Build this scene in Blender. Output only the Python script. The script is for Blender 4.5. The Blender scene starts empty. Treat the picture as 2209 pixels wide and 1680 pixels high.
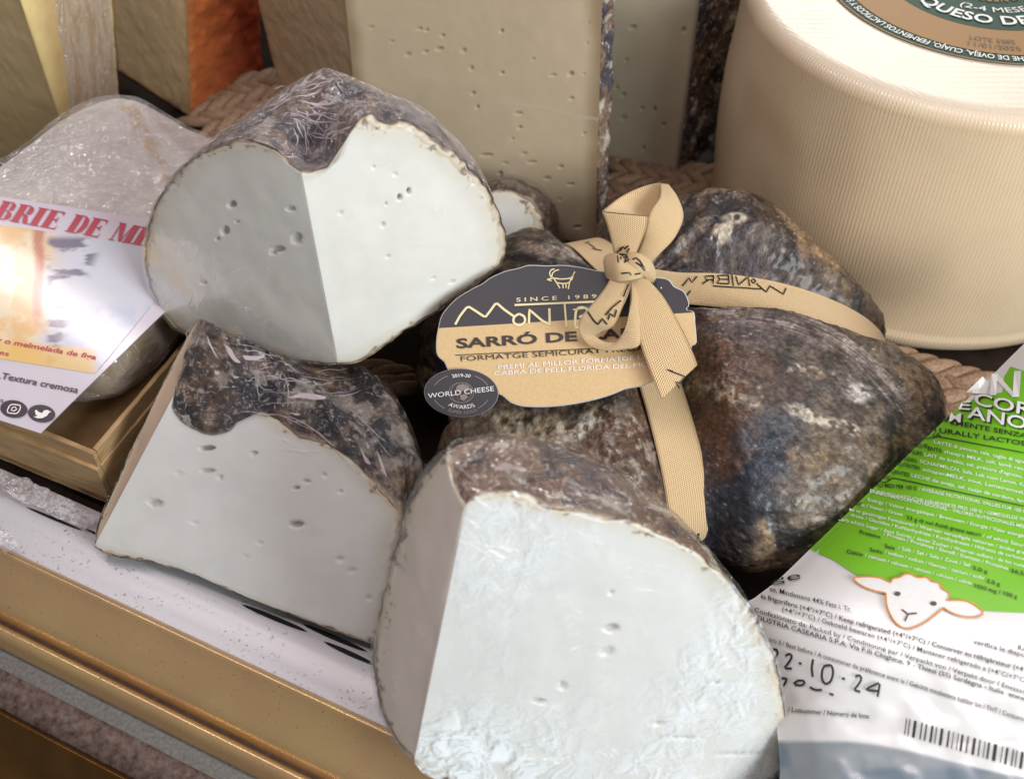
import bpy, math, random
import numpy as np
from mathutils import Vector
from mathutils.bvhtree import BVHTree
from mathutils.geometry import delaunay_2d_cdt

SC = bpy.context.scene
COL = SC.collection
# ------------------------------------------------------------------ camera
FPX, TH, CH = 2400.0, math.radians(46.85), 0.38      # focal length in 2209-px units, pitch, height (m)
cam_data = bpy.data.cameras.new('camera')
cam = bpy.data.objects.new('camera', cam_data)
COL.objects.link(cam)
cam.location = (0, 0, CH)
cam.rotation_euler = (math.pi / 2 - TH, 0, 0)
cam_data.sensor_fit = 'HORIZONTAL'
cam_data.sensor_width = 36
cam_data.lens = FPX / 2209 * 36
cam_data.clip_start, cam_data.clip_end = 0.01, 50
cam_data.dof.use_dof = True
cam_data.dof.focus_distance = 0.435
cam_data.dof.aperture_fstop = 11
SC.camera = cam
# ------------------------------------------------------------------ world + lamps + exposure
w = bpy.data.worlds.new('World')
SC.world = w
w.use_nodes = True
w.node_tree.nodes['Background'].inputs[0].default_value = (0.92, 0.88, 0.84, 1)
w.node_tree.nodes['Background'].inputs[1].default_value = 0.20
SC.view_settings.view_transform = 'Standard'
SC.view_settings.look = 'None'
SC.view_settings.exposure = 0.0
SC.view_settings.gamma = 1.0
try:
    SC.cycles.use_denoising = True
    SC.cycles.max_bounces = 10
    SC.cycles.transparent_max_bounces = 16
    SC.cycles.caustics_reflective = False
    SC.cycles.caustics_refractive = False
except Exception:
    pass


def area(name, loc, target, sx, sy, power, color):
    l = bpy.data.lights.new(name, 'AREA')
    l.shape = 'RECTANGLE'
    l.size, l.size_y, l.energy, l.color = sx, sy, power, color
    o = bpy.data.objects.new(name, l)
    COL.objects.link(o)
    o.location = loc
    o.rotation_euler = (Vector(target) - Vector(loc)).to_track_quat('-Z', 'Y').to_euler()
    return o


area('daylight_panel', (0.76, -0.40, 0.55), (0.03, 0.28, 0.05), 0.60, 0.42, 14.0, (0.94, 0.98, 1.0))
tube = area('case_tube', (-0.13, 0.27, 0.67), (-0.13, 0.27, 0.0), 0.95, 0.030, 2.2, (1.0, 0.86, 0.86))
tube.rotation_euler = (0, 0, math.radians(-33))      # runs along the case, shining straight down
area('back_shelf_lamp', (0.34, 1.15, 0.50), (0.15, 0.45, 0.10), 0.50, 0.16, 2.6, (1.0, 0.95, 0.90))

# ------------------------------------------------------------------ picture rays on to real surfaces
CAM = np.array([0, 0, CH])
_c, _s = math.cos(TH), math.sin(TH)


def ray(p):
    p = np.asarray(p, float)
    a = (p[..., 0] - 1104.5) / FPX
    b = (840 - p[..., 1]) / FPX
    return np.stack([a, _c + b * _s, -_s + b * _c], -1)


def at_z(x, y, z=0.0):
    d = ray((x, y))
    return CAM + d * (z - CH) / d[2]


def at_y(x, y, yy):
    d = ray((x, y))
    return CAM + d * yy / d[1]


def on_plane(P, p0, n):
    d = ray(P)
    n = np.asarray(n, float)
    t = ((np.asarray(p0) - CAM) @ n) / (d @ n)
    return CAM + d * t[..., None]


def proj(P):
    X, Y, Zz = P[..., 0], P[..., 1], P[..., 2] - CH
    d = Y * _c - Zz * _s
    u = Y * _s + Zz * _c
    return np.stack([1104.5 + FPX * X / d, 840 - FPX * u / d], -1)


def nrm(v):
    v = np.asarray(v, float)
    return v / np.maximum(np.linalg.norm(v, axis=-1, keepdims=True), 1e-12)


# ------------------------------------------------------------------ noise
def _h(i, j, k, s):
    v = (i * 73856093) ^ (j * 19349663) ^ (k * 83492791) ^ (s * 2654435761 & 0x7fffffff)
    v = (v ^ (v >> 13)) * 1274126177 & 0xffffffff
    v = (v ^ (v >> 16)) & 0xffffff
    return v / float(0xffffff)


def vnoise(P, s=0):
    P = np.asarray(P, float)
    f = np.floor(P)
    I = f.astype(np.int64)
    t = P - f
    t = t * t * t * (t * (t * 6 - 15) + 10)
    r = 0
    for a in (0, 1):
        for b in (0, 1):
            for c in (0, 1):
                wgt = (t[..., 0] if a else 1 - t[..., 0]) * (t[..., 1] if b else 1 - t[..., 1]) * (t[..., 2] if c else 1 - t[..., 2])
                r = r + wgt * _h(I[..., 0] + a, I[..., 1] + b, I[..., 2] + c, s)
    return r


def fbm(P, scale=1.0, octv=4, s=0, rough=0.5):
    P = np.asarray(P, float) * scale
    r, a, n = 0, 1.0, 0
    for o in range(octv):
        r = r + a * vnoise(P + 17.3 * o, s + o * 7)
        n += a
        a *= rough
        P = P * 2.03
    return r / n


def sstep(a, b, x):
    t = np.clip((x - a) / (b - a), 0, 1)
    return t * t * (3 - 2 * t)


def lerp(a, b, t):
    return a + (b - a) * t


def mixc(c, col, m):
    return c * (1 - m[..., None]) + np.asarray(col, float) * m[..., None]


def lin(r, g, b):
    f = lambda v: v / 255 / 12.92 if v / 255 <= 0.04045 else ((v / 255 + 0.055) / 1.055) ** 2.4
    return (f(r), f(g), f(b))


# ------------------------------------------------------------------ curves
def smooth(pts, n, closed=False):
    """Catmull-Rom through pts, resampled to n points evenly by chord length."""
    P = np.asarray(pts, float)
    Q = np.vstack([2 * P[0] - P[1], P, 2 * P[-1] - P[-2]])
    out = []
    for i in range(1, len(Q) - 2):
        p0, p1, p2, p3 = Q[i - 1], Q[i], Q[i + 1], Q[i + 2]
        for t in np.linspace(0, 1, 12, endpoint=False):
            out.append(0.5 * ((2 * p1) + (p2 - p0) * t + (2 * p0 - 5 * p1 + 4 * p2 - p3) * t * t + (3 * p1 - p0 - 3 * p2 + p3) * t ** 3))
    out.append(P[-1])
    return resample(np.array(out), n)


def resample(P, n):
    P = np.asarray(P, float)
    d = np.r_[0, np.cumsum(np.linalg.norm(np.diff(P, axis=0), axis=1))]
    t = np.linspace(0, d[-1], n)
    return np.stack([np.interp(t, d, P[:, k]) for k in range(P.shape[1])], 1)


def sections(pts, n):
    """Catmull-Rom with uniform parameter (for matched section lists)."""
    P = np.asarray(pts, float)
    m = len(P)
    Q = np.concatenate([2 * P[:1] - P[1:2], P, 2 * P[-1:] - P[-2:-1]])
    t = np.linspace(0, m - 1 - 1e-6, n)
    i = t.astype(int)
    f = (t - i).reshape((-1,) + (1,) * (P.ndim - 1))
    p0, p1, p2, p3 = Q[i], Q[i + 1], Q[i + 2], Q[i + 3]
    return 0.5 * ((2 * p1) + (p2 - p0) * f + (2 * p0 - 5 * p1 + 4 * p2 - p3) * f * f + (3 * p1 - p0 - 3 * p2 + p3) * f ** 3)


# ------------------------------------------------------------------ objects
def tag(o, label=None, cat=None, group=None, kind=None):
    if label: o['label'] = label
    if cat: o['category'] = cat
    if group: o['group'] = group
    if kind: o['kind'] = kind
    return o


def thing(name, label, cat, loc=(0, 0, 0), group=None):
    o = bpy.data.objects.new(name, None)
    o.empty_display_size = 0.01
    COL.objects.link(o)
    o.location = loc
    return tag(o, label, cat, group)


def mk(name, V, F, mat, parent=None, color=None, uv=None, smoothf=True):
    V = np.asarray(V, float).reshape(-1, 3)
    if parent is not None:
        V = V - world_loc(parent)
    me = bpy.data.meshes.new(name)
    if isinstance(F, np.ndarray):
        k = F.shape[1]
        me.vertices.add(len(V))
        me.vertices.foreach_set('co', V.astype(np.float32).ravel())
        me.loops.add(F.size)
        me.loops.foreach_set('vertex_index', F.astype(np.int32).ravel())
        me.polygons.add(len(F))
        me.polygons.foreach_set('loop_start', np.arange(0, F.size, k, dtype=np.int32))
        me.update(calc_edges=True)
    else:
        me.from_pydata(V.tolist(), [], F)
    me.validate()
    if smoothf:
        me.polygons.foreach_set('use_smooth', np.ones(len(me.polygons), bool))
    if color is not None:
        a = me.color_attributes.new('tint', 'FLOAT_COLOR', 'POINT')
        c = np.ones((len(V), 4), np.float32)
        c[:, :3] = np.asarray(color).reshape(-1, 3)
        a.data.foreach_set('color', c.ravel())
    if uv is not None:
        l = me.uv_layers.new(name='UVMap')
        idx = np.zeros(len(me.loops), np.int32)
        me.loops.foreach_get('vertex_index', idx)
        l.data.foreach_set('uv', np.asarray(uv, np.float32).reshape(-1, 2)[idx].ravel())
    me.materials.append(mat)
    o = bpy.data.objects.new(name, me)
    COL.objects.link(o)
    if parent is not None:
        o.parent = parent
    return o


def world_loc(o):
    v = np.zeros(3)
    while o is not None:
        v = v + np.array(o.location)
        o = o.parent
    return v


def gridf(r, c, wrap=False, flip=False, base=0):
    i, j = np.meshgrid(np.arange(r - 1), np.arange(c if wrap else c - 1), indexing='ij')
    j2 = (j + 1) % c
    q = np.stack([i * c + j, i * c + j2, (i + 1) * c + j2, (i + 1) * c + j], -1).reshape(-1, 4)
    return (q[:, ::-1] if flip else q) + base


# ------------------------------------------------------------------ materials
def nt(name):
    m = bpy.data.materials.new(name)
    m.use_nodes = True
    t = m.node_tree
    return m, t, t.nodes['Principled BSDF'], t.nodes['Material Output']


def N(t, kind, **kw):
    n = t.nodes.new(kind)
    for k, v in kw.items():
        if k in n.inputs.keys() if hasattr(n.inputs, 'keys') else False:
            n.inputs[k].default_value = v
        else:
            setattr(n, k, v)
    return n


def coord(t, scale=(1, 1, 1), what='Object'):
    tc = t.nodes.new('ShaderNodeTexCoord')
    mp = t.nodes.new('ShaderNodeMapping')
    mp.inputs['Scale'].default_value = scale
    t.links.new(tc.outputs[what], mp.inputs['Vector'])
    return mp.outputs[0]


def noise(t, vec, scale, detail=4, rough=0.6, dist=0.0):
    n = t.nodes.new('ShaderNodeTexNoise')
    n.inputs['Scale'].default_value = scale
    n.inputs['Detail'].default_value = detail
    n.inputs['Roughness'].default_value = rough
    n.inputs['Distortion'].default_value = dist
    t.links.new(vec, n.inputs['Vector'])
    return n.outputs['Fac']


def math_(t, op, a, b=None, c=None, clamp=False):
    n = t.nodes.new('ShaderNodeMath')
    n.operation = op
    n.use_clamp = clamp
    for i, v in enumerate((a, b, c)):
        if v is None: continue
        if isinstance(v, (int, float)): n.inputs[i].default_value = v
        else: t.links.new(v, n.inputs[i])
    return n.outputs[0]


def rng_(t, v, a, b, c, d):
    n = t.nodes.new('ShaderNodeMapRange')
    n.inputs['From Min'].default_value = a
    n.inputs['From Max'].default_value = b
    n.inputs['To Min'].default_value = c
    n.inputs['To Max'].default_value = d
    t.links.new(v, n.inputs['Value'])
    return n.outputs[0]


def cmix(t, fac, a, b, mode='MIX'):
    n = t.nodes.new('ShaderNodeMix')
    n.data_type = 'RGBA'
    n.blend_type = mode
    for s, v in ((n.inputs[0], fac), (n.inputs[6], a), (n.inputs[7], b)):
        if isinstance(v, (int, float)): s.default_value = v
        elif isinstance(v, tuple): s.default_value = (*v[:3], 1)
        else: t.links.new(v, s)
    return n.outputs[2]


def bump(t, bs, h, strength=0.3, dist=0.001):
    n = t.nodes.new('ShaderNodeBump')
    n.inputs['Strength'].default_value = strength
    n.inputs['Distance'].default_value = dist
    t.links.new(h, n.inputs['Height'])
    t.links.new(n.outputs[0], bs.inputs['Normal'])
    return n


def tinted(name, rough=0.5, sss=0.0, radius=(0.004, 0.003, 0.002), fine=300, amp=0.12, bscale=250, bstr=0.2, bdist=0.0005,
           coat=0.0, spec=0.5, vor=0, streak=None):
    """colour from the mesh's own tint attribute, broken up by procedural grain and relief"""
    m, t, b, o = nt(name)
    at = t.nodes.new('ShaderNodeAttribute')
    at.attribute_name = 'tint'
    v = coord(t, streak or (1, 1, 1))
    n1 = noise(t, v, fine, 5, 0.65)
    f = rng_(t, n1, 0.25, 0.75, 1 - amp, 1 + amp)
    g = t.nodes.new('ShaderNodeCombineColor')
    for i in range(3): t.links.new(f, g.inputs[i])
    t.links.new(cmix(t, 1.0, at.outputs['Color'], g.outputs[0], 'MULTIPLY'), b.inputs['Base Color'])
    b.inputs['Roughness'].default_value = rough
    b.inputs['Specular IOR Level'].default_value = spec
    if sss:
        b.inputs['Subsurface Weight'].default_value = sss
        b.inputs['Subsurface Radius'].default_value = radius
        b.inputs['Subsurface Scale'].default_value = 1.0
    if coat:
        b.inputs['Coat Weight'].default_value = coat
        b.inputs['Coat Roughness'].default_value = 0.15
    h = noise(t, v, bscale, 5, 0.6)
    if vor:
        vo = t.nodes.new('ShaderNodeTexVoronoi')
        vo.feature = 'DISTANCE_TO_EDGE'
        vo.inputs['Scale'].default_value = vor
        t.links.new(v, vo.inputs['Vector'])
        e = rng_(t, vo.outputs['Distance'], 0.0, 0.12, 0.0, 0.6)
        h = math_(t, 'ADD', h, e)
    bump(t, b, h, bstr, bdist)
    return m


def plain(name, c, rough=0.5, metal=0.0, grain=0.08, fine=200, bstr=0.1, bdist=0.0003, stretch=(1, 1, 1), spec=0.5, c2=None, sss=0):
    m, t, b, o = nt(name)
    v = coord(t, stretch)
    n1 = noise(t, v, fine, 5, 0.6)
    c2 = c2 or tuple(x * (1 - 2.2 * grain) for x in c)
    t.links.new(cmix(t, rng_(t, n1, 0.3, 0.7, 0, 1), tuple(c2), tuple(c)), b.inputs['Base Color'])
    b.inputs['Roughness'].default_value = rough
    b.inputs['Metallic'].default_value = metal
    b.inputs['Specular IOR Level'].default_value = spec
    if sss:
        b.inputs['Subsurface Weight'].default_value = sss
        b.inputs['Subsurface Radius'].default_value = (0.004, 0.003, 0.002)
        b.inputs['Subsurface Scale'].default_value = 1.0
    bump(t, b, n1, bstr, bdist)
    return m


def film(name, tint=(0.97, 0.96, 0.97), rough=0.10, creases=60, stretch=(1, 1, 1), strength=0.6, dist=0.002, base=0.02, haze=0.0, gain=0.8, crease=0.4, sheen=0.05, patch=False):
    """cling film: clear, reflecting by Fresnel, with creases as relief"""
    m = bpy.data.materials.new(name)
    m.use_nodes = True
    t = m.node_tree
    t.nodes.clear()
    out = t.nodes.new('ShaderNodeOutputMaterial')
    tr = t.nodes.new('ShaderNodeBsdfTransparent')
    tr.inputs[0].default_value = (*tint, 1)
    gl = t.nodes.new('ShaderNodeBsdfGlossy')
    gl.inputs['Color'].default_value = (1, 1, 1, 1)
    gl.inputs['Roughness'].default_value = rough
    v = coord(t, stretch)
    a = noise(t, v, creases, 3, 0.55, 1.2)
    r1 = math_(t, 'ABSOLUTE', math_(t, 'SUBTRACT', a, 0.5))
    r1 = math_(t, 'SUBTRACT', 0.12, r1, None, True)
    b2 = noise(t, v, creases * 2.7, 3, 0.6, 2.0)
    r2 = math_(t, 'ABSOLUTE', math_(t, 'SUBTRACT', b2, 0.5))
    r2 = math_(t, 'SUBTRACT', 0.08, r2, None, True)
    hgt = math_(t, 'ADD', math_(t, 'MULTIPLY', r1, 6.0), math_(t, 'MULTIPLY', r2, 4.0))
    soft = math_(t, 'ADD', math_(t, 'MULTIPLY', a, 1.6), math_(t, 'MULTIPLY', hgt, crease))
    bp = t.nodes.new('ShaderNodeBump')
    bp.inputs['Strength'].default_value = strength
    bp.inputs['Distance'].default_value = dist
    t.links.new(soft, bp.inputs['Height'])
    t.links.new(bp.outputs[0], gl.inputs['Normal'])
    fr = t.nodes.new('ShaderNodeFresnel')
    fr.inputs['IOR'].default_value = 1.45
    fac = math_(t, 'ADD', math_(t, 'MULTIPLY', fr.outputs[0], gain), math_(t, 'ADD', base, math_(t, 'MULTIPLY', hgt, sheen)))
    fac = math_(t, 'MINIMUM', fac, 0.30)
    if patch:
        # blotchy daylight reflection, painted as pale bluish diffuse patches in the film
        pn = noise(t, v, 9, 2, 0.5)
        pm = noise(t, v, 130, 4, 0.7, 0.6)
        glare = math_(t, 'MULTIPLY', rng_(t, pn, 0.45, 0.60, 0.0, 1.0), rng_(t, pm, 0.42, 0.60, 0.0, 1.0), None, True)
        fac = math_(t, 'ADD', math_(t, 'MULTIPLY', fac, 0.6), math_(t, 'MULTIPLY', glare, 0.10))
    mx = t.nodes.new('ShaderNodeMixShader')
    t.links.new(fac, mx.inputs[0])
    t.links.new(tr.outputs[0], mx.inputs[1])
    t.links.new(gl.outputs[0], mx.inputs[2])
    last = mx.outputs[0]
    if patch:
        df = t.nodes.new('ShaderNodeBsdfDiffuse')
        df.inputs[0].default_value = (0.90, 0.96, 1.0, 1)
        m2 = t.nodes.new('ShaderNodeMixShader')
        t.links.new(math_(t, 'MULTIPLY', glare, 0.75), m2.inputs[0])
        t.links.new(last, m2.inputs[1])
        t.links.new(df.outputs[0], m2.inputs[2])
        last = m2.outputs[0]
    if haze:
        df = t.nodes.new('ShaderNodeBsdfDiffuse')
        df.inputs[0].default_value = (0.9, 0.88, 0.9, 1)
        m2 = t.nodes.new('ShaderNodeMixShader')
        m2.inputs[0].default_value = haze
        if creases:
            t.links.new(rng_(t, hgt, 0.0, 1.1, haze * 0.4, haze * 2.2), m2.inputs[0])
        t.links.new(last, m2.inputs[1])
        t.links.new(df.outputs[0], m2.inputs[2])
        last = m2.outputs[0]
    t.links.new(last, out.inputs[0])
    return m


M_PASTE = tinted('fresh_goat_cheese', rough=0.40, sss=0.35, fine=55, amp=0.05, bscale=140, bstr=0.22, bdist=0.0005)
M_AGED = tinted('aged_sheep_cheese', rough=0.5, sss=0.2, fine=120, amp=0.04, bscale=240, bstr=0.04, bdist=0.0002)
M_RIND = tinted('mouldy_rind', rough=0.55, fine=520, amp=0.42, bscale=260, bstr=0.75, bdist=0.0011, spec=0.3)
M_BAGRIND = tinted('wrinkled_bag_rind', rough=0.48, fine=620, amp=0.45, bscale=330, bstr=0.8, bdist=0.0011, spec=0.5, coat=0.22)
M_WAX = tinted('glossy_wax_rind', rough=0.3, fine=60, amp=0.15, bscale=90, bstr=0.5, bdist=0.001)
M_FILM = film('cling_film', rough=0.09, creases=60, strength=0.6, dist=0.003, base=0.01, gain=0.7, crease=0.5, sheen=0.07)
M_FILM_CRUMPLED = film('crumpled_cling_film', tint=(0.97, 0.93, 0.95), rough=0.10, creases=85, strength=1.0, dist=0.004, base=0.03, haze=0.045, gain=0.8, crease=1.0, sheen=0.16)
M_FILM_FLAT = film('stretched_cling_film', tint=(0.985, 0.985, 0.985), rough=0.16, creases=16, stretch=(1, 1, 0.5), strength=0.25, dist=0.002, base=0.0, gain=0.35, crease=0.25, sheen=0.02)


def printed(name, c, rough=0.45, metal=0):
    return plain(name, c, rough, metal, grain=0.03, fine=500, bstr=0.03)


# ------------------------------------------------------------------ projecting print on to surfaces
class Surf:
    """a surface that print is laid on: given picture points, returns points on it, lifted a little"""
    def __init__(self, fn): self.fn = fn
    def __call__(self, P, lift=0.0002):
        P = np.asarray(P, float).reshape(-1, 2)
        Q = self.fn(P)
        return Q + nrm(CAM - Q) * lift


def bvh_surf(objs, fallback=None):
    vs, fs, n = [], [], 0
    for o in objs:
        wl = world_loc(o)
        me = o.data
        co = np.zeros(len(me.vertices) * 3, np.float32)
        me.vertices.foreach_get('co', co)
        vs.append(co.reshape(-1, 3) + wl)
        fs += [[i + n for i in p.vertices] for p in me.polygons]
        n += len(me.vertices)
    tree = BVHTree.FromPolygons(np.vstack(vs).tolist(), fs)
    def fn(P):
        D = nrm(ray(P))
        out = np.zeros((len(P), 3))
        last = None
        miss = []
        for i, d in enumerate(D):
            h = tree.ray_cast(Vector(CAM), Vector(d))
            if h[0] is None: miss.append(i)
            else: out[i] = h[0]
        if miss:
            good = [i for i in range(len(P)) if i not in set(miss)]
            for i in miss:
                if good:
                    j = min(good, key=lambda g: (P[g][0] - P[i][0]) ** 2 + (P[g][1] - P[i][1]) ** 2)
                    out[i] = CAM + D[i] * np.linalg.norm(out[j] - CAM)
        return out
    return Surf(fn)


def plane_surf(p0, n):
    return Surf(lambda P: on_plane(P, p0, n))


class Print:
    """collects flat print of one colour and links it as one mesh"""
    def __init__(self, surf, lift=0.0002):
        self.V, self.F, self.n, self.surf, self.lift = [], [], 0, surf, lift
    def add(self, P2, F):
        self.V.append(self.surf(P2, self.lift))
        self.F += [tuple(i + self.n for i in f) for f in F]
        self.n += len(P2)
    def poly(self, pts, step=None):
        pts = [Vector(p) for p in pts]
        m = len(pts)
        edges = [(i, (i + 1) % m) for i in range(m)]
        vs = list(pts)
        if step:
            # refine the outline, then sprinkle inner points so that the print follows a curved surface
            ref = []
            for i in range(m):
                a, b = pts[i], pts[(i + 1) % m]
                k = max(1, int((b - a).length / step))
                ref += [a.lerp(b, j / k) for j in range(k)]
            vs = ref
            m = len(vs)
            edges = [(i, (i + 1) % m) for i in range(m)]
            xs, ys = [p.x for p in pts], [p.y for p in pts]
            for x in np.arange(min(xs), max(xs), step):
                for y in np.arange(min(ys), max(ys), step):
                    if inside((x, y), pts): vs.append(Vector((x, y)))
        r = delaunay_2d_cdt(vs, edges, [list(range(m))], 1, 1e-4)
        self.add([(v.x, v.y) for v in r[0]], [tuple(f) for f in r[2]])
    def stroke(self, pts, wd, n=None, closed=False, curve=True):
        pts = np.asarray(pts, float)
        if closed: pts = np.vstack([pts, pts[:1]])
        L = np.linalg.norm(np.diff(pts, axis=0), axis=1).sum()
        n = n or max(3, int(L / 5))
        P = smooth(pts, n) if curve and len(pts) > 2 else dense(pts, 6)
        T = np.gradient(P, axis=0)
        T = nrm(T)
        S = np.stack([-T[:, 1], T[:, 0]], 1) * wd / 2
        V = np.vstack([P - S, P + S])
        n = len(P)
        self.add(V, [(i, i + 1, n + i + 1, n + i) for i in range(n - 1)])
    def text(self, s, p0, p1, h, bold=0.0, slant=0.0, up=None):
        p0, p1 = np.asarray(p0, float), np.asarray(p1, float)
        d = p1 - p0
        u = np.asarray(up, float) if up is not None else np.array([d[1], -d[0]]) / np.linalg.norm(d)
        u = u / np.linalg.norm(u)
        V, F = glyphs(s, bold)
        V = V.copy()
        V[:, 0] += slant * V[:, 1] * h / np.linalg.norm(d)
        self.add(p0 + V[:, :1] * d + V[:, 1:2] * u * h, F)
    def arc(self, s, c, a0, a1, rx, ry, hx, hy, bold=0.0, rot=0.0):
        """text along an ellipse, a0 -> a1 in degrees (picture y down)"""
        V, F = glyphs(s, bold)
        a = np.radians(lerp(a0, a1, V[:, 0]))
        sgn = 1 if a1 > a0 else -1
        X = (rx + sgn * V[:, 1] * hx) * np.cos(a)
        Y = (ry + sgn * V[:, 1] * hy) * np.sin(a)
        cr, sr = math.cos(math.radians(rot)), math.sin(math.radians(rot))
        self.add(np.stack([c[0] + X * cr - Y * sr, c[1] + X * sr + Y * cr], 1), F)
    def done(self, name, mat, parent):
        return mk(name, np.vstack(self.V), self.F, mat, parent, smoothf=False)


def dense(P, step):
    P = np.asarray(P, float)
    out = []
    for a, b in zip(P[:-1], P[1:]):
        k = max(1, int(np.linalg.norm(b - a) / step))
        out += [a + (b - a) * j / k for j in range(k)]
    return np.array(out + [P[-1]])


def inside(p, poly):
    x, y = p
    r = False
    j = len(poly) - 1
    for i in range(len(poly)):
        xi, yi, xj, yj = poly[i][0], poly[i][1], poly[j][0], poly[j][1]
        if (yi > y) != (yj > y) and x < (xj - xi) * (y - yi) / (yj - yi) + xi: r = not r
        j = i
    return r


_gl = {}


def glyphs(s, bold=0.0):
    """text as flat triangles: x 0..1 over its length, y in cap heights"""
    key = (s, bold)
    if key in _gl: return _gl[key]
    cu = bpy.data.curves.new('lettering', 'FONT')
    cu.body = s
    cu.offset = bold
    cu.resolution_u = 3
    o = bpy.data.objects.new('lettering', cu)
    COL.objects.link(o)
    dg = bpy.context.evaluated_depsgraph_get()
    me = o.evaluated_get(dg).to_mesh()
    V = np.array([v.co[:2] for v in me.vertices])
    F = [tuple(p.vertices) for p in me.polygons]
    o.evaluated_get(dg).to_mesh_clear()
    bpy.data.objects.remove(o)
    bpy.data.curves.remove(cu)
    V[:, 0] -= V[:, 0].min()
    V[:, 0] /= max(V[:, 0].max(), 1e-6)
    V[:, 1] /= 0.70
    _gl[key] = (V, F)
    return _gl[key]


# =================================================================== STRUCTURE: shelf, tray, edge trim
RU = nrm(np.array([0.172, -0.083, 0]))            # the way the case edge runs
RN = np.array([RU[1], -RU[0], 0]) * -1             # inwards


def strip_profile(name, prof, mat, parent=None, t0=-0.35, t1=0.75, n=240, wob=0.0):
    P = np.array([at_z(0, py, z) for py, z in prof])
    ts = np.linspace(t0, t1, n)
    V = P[None] + ts[:, None, None] * RU
    V[..., 2] += wob * (fbm(V, 60, 2) - 0.5)
    return mk(name, V, gridf(n, len(P), flip=True), mat, parent)


m, t, b, o_ = nt('brushed_brass')
v = coord(t)
n1 = noise(t, v, 900, 4, 0.6)
n2 = noise(t, v, 30, 4, 0.5)
spk = rng_(t, n1, 0.64, 0.70, 0, 1)
c = cmix(t, rng_(t, n2, 0.35, 0.7, 0, 1), lin(228, 194, 140), lin(214, 176, 134))
c = cmix(t, math_(t, 'MULTIPLY', spk, 0.6), c, lin(70, 50, 35))
t.links.new(c, b.inputs['Base Color'])
b.inputs['Metallic'].default_value = 0.65
t.links.new(rng_(t, n2, 0.3, 0.7, 0.22, 0.36), b.inputs['Roughness'])
bump(t, b, n1, 0.15, 0.0002)
M_BRASS = m
m, t, b, o_ = nt('speckled_white_enamel')
v = coord(t)
n1 = noise(t, v, 620, 3, 0.6)
n2 = noise(t, v, 22, 3, 0.6)
n3 = noise(t, v, 1500, 2, 0.5)
sp = math_(t, 'MULTIPLY', rng_(t, n1, 0.60, 0.68, 0, 1), rng_(t, n2, 0.46, 0.62, 0, 1), None, True)
c = cmix(t, math_(t, 'MULTIPLY', sp, 0.75), lin(206, 205, 210), lin(62, 58, 62))
c = cmix(t, rng_(t, n2, 0.6, 0.8, 0, 0.25), c, lin(170, 172, 180))
t.links.new(c, b.inputs['Base Color'])
b.inputs['Roughness'].default_value = 0.32
b.inputs['Metallic'].default_value = 0.1
bump(t, b, n1, 0.1, 0.0002)
M_ENAMEL = m
M_DIRTY = plain('rusty_grime', lin(128, 112, 104), 0.55, 0.3, 0.3, 320, 0.4, c2=lin(72, 46, 36))
M_GASKET = plain('grey_rubber', lin(128, 124, 120), 0.6, 0, 0.12, 700, 0.3, c2=lin(98, 94, 92))
M_GOLD = plain('dark_gold_panel', lin(120, 84, 36), 0.28, 0.75, 0.1, 30, 0.02, c2=lin(84, 56, 22))
M_SHELF = plain('dark_shelf', lin(46, 33, 27), 0.8, 0, 0.3, 60, 0.3, spec=0.2)

sh = mk('shelf', [(-1.2, 0.1, -0.004), (1.2, 0.1, -0.004), (1.2, 2.2, -0.004), (-1.2, 2.2, -0.004)], [(0, 1, 2, 3)], M_SHELF, smoothf=False)
# cut the shelf along the case edge so that nothing pokes out in front of the trim
e0 = at_z(0, 1120, -0.004)
sh.data.vertices[0].co = Vector(e0 - RU * 1.2)
sh.data.vertices[1].co = Vector(e0 + RU * 1.6)
tag(sh, kind='structure')

edge = thing('display_case_edge', 'brass, grey and gold edge trim running diagonally below the white tray', 'counter edge', tuple(at_z(0, 1184, 0)))
strip_profile('brass_rail', [(1172, -0.006), (1176, 0.000), (1179, 0.0032), (1183, 0.0046), (1189, 0.0048), (1196, 0.0036), (1230, 0.000), (1290, -0.006), (1305, -0.008), (1318, -0.0105), (1330, -0.014), (1338, -0.0175)], M_BRASS, edge)
strip_profile('dark_groove', [(1333, -0.0160), (1337, -0.0172), (1346, -0.0165)], plain('groove_brown', lin(88, 62, 46), 0.8, 0, 0.3, 500, 0.6), edge)  # dark brown strip between the brass rail and the bead
strip_profile('brass_bead', [(1343, -0.0180), (1345, -0.0150), (1350, -0.0130), (1358, -0.0128), (1370, -0.0150), (1388, -0.0185), (1395, -0.0210), (1398, -0.025)], M_BRASS, edge)
strip_profile('rubber_gasket', [(1390, -0.0235), (1395, -0.0236), (1436, -0.0246), (1442, -0.0250)], M_GASKET, edge, wob=0.0008)
strip_profile('grimy_channel', [(1438, -0.0260), (1442, -0.0245), (1480, -0.0262), (1524, -0.0275), (1530, -0.030)], M_DIRTY, edge, wob=0.001)
strip_profile('gold_panel', [(1528, -0.030), (1530, -0.0265), (1535, -0.0250), (1542, -0.0252), (1552, -0.0275), (1600, -0.036), (1900, -0.09)], M_GOLD, edge)

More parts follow.
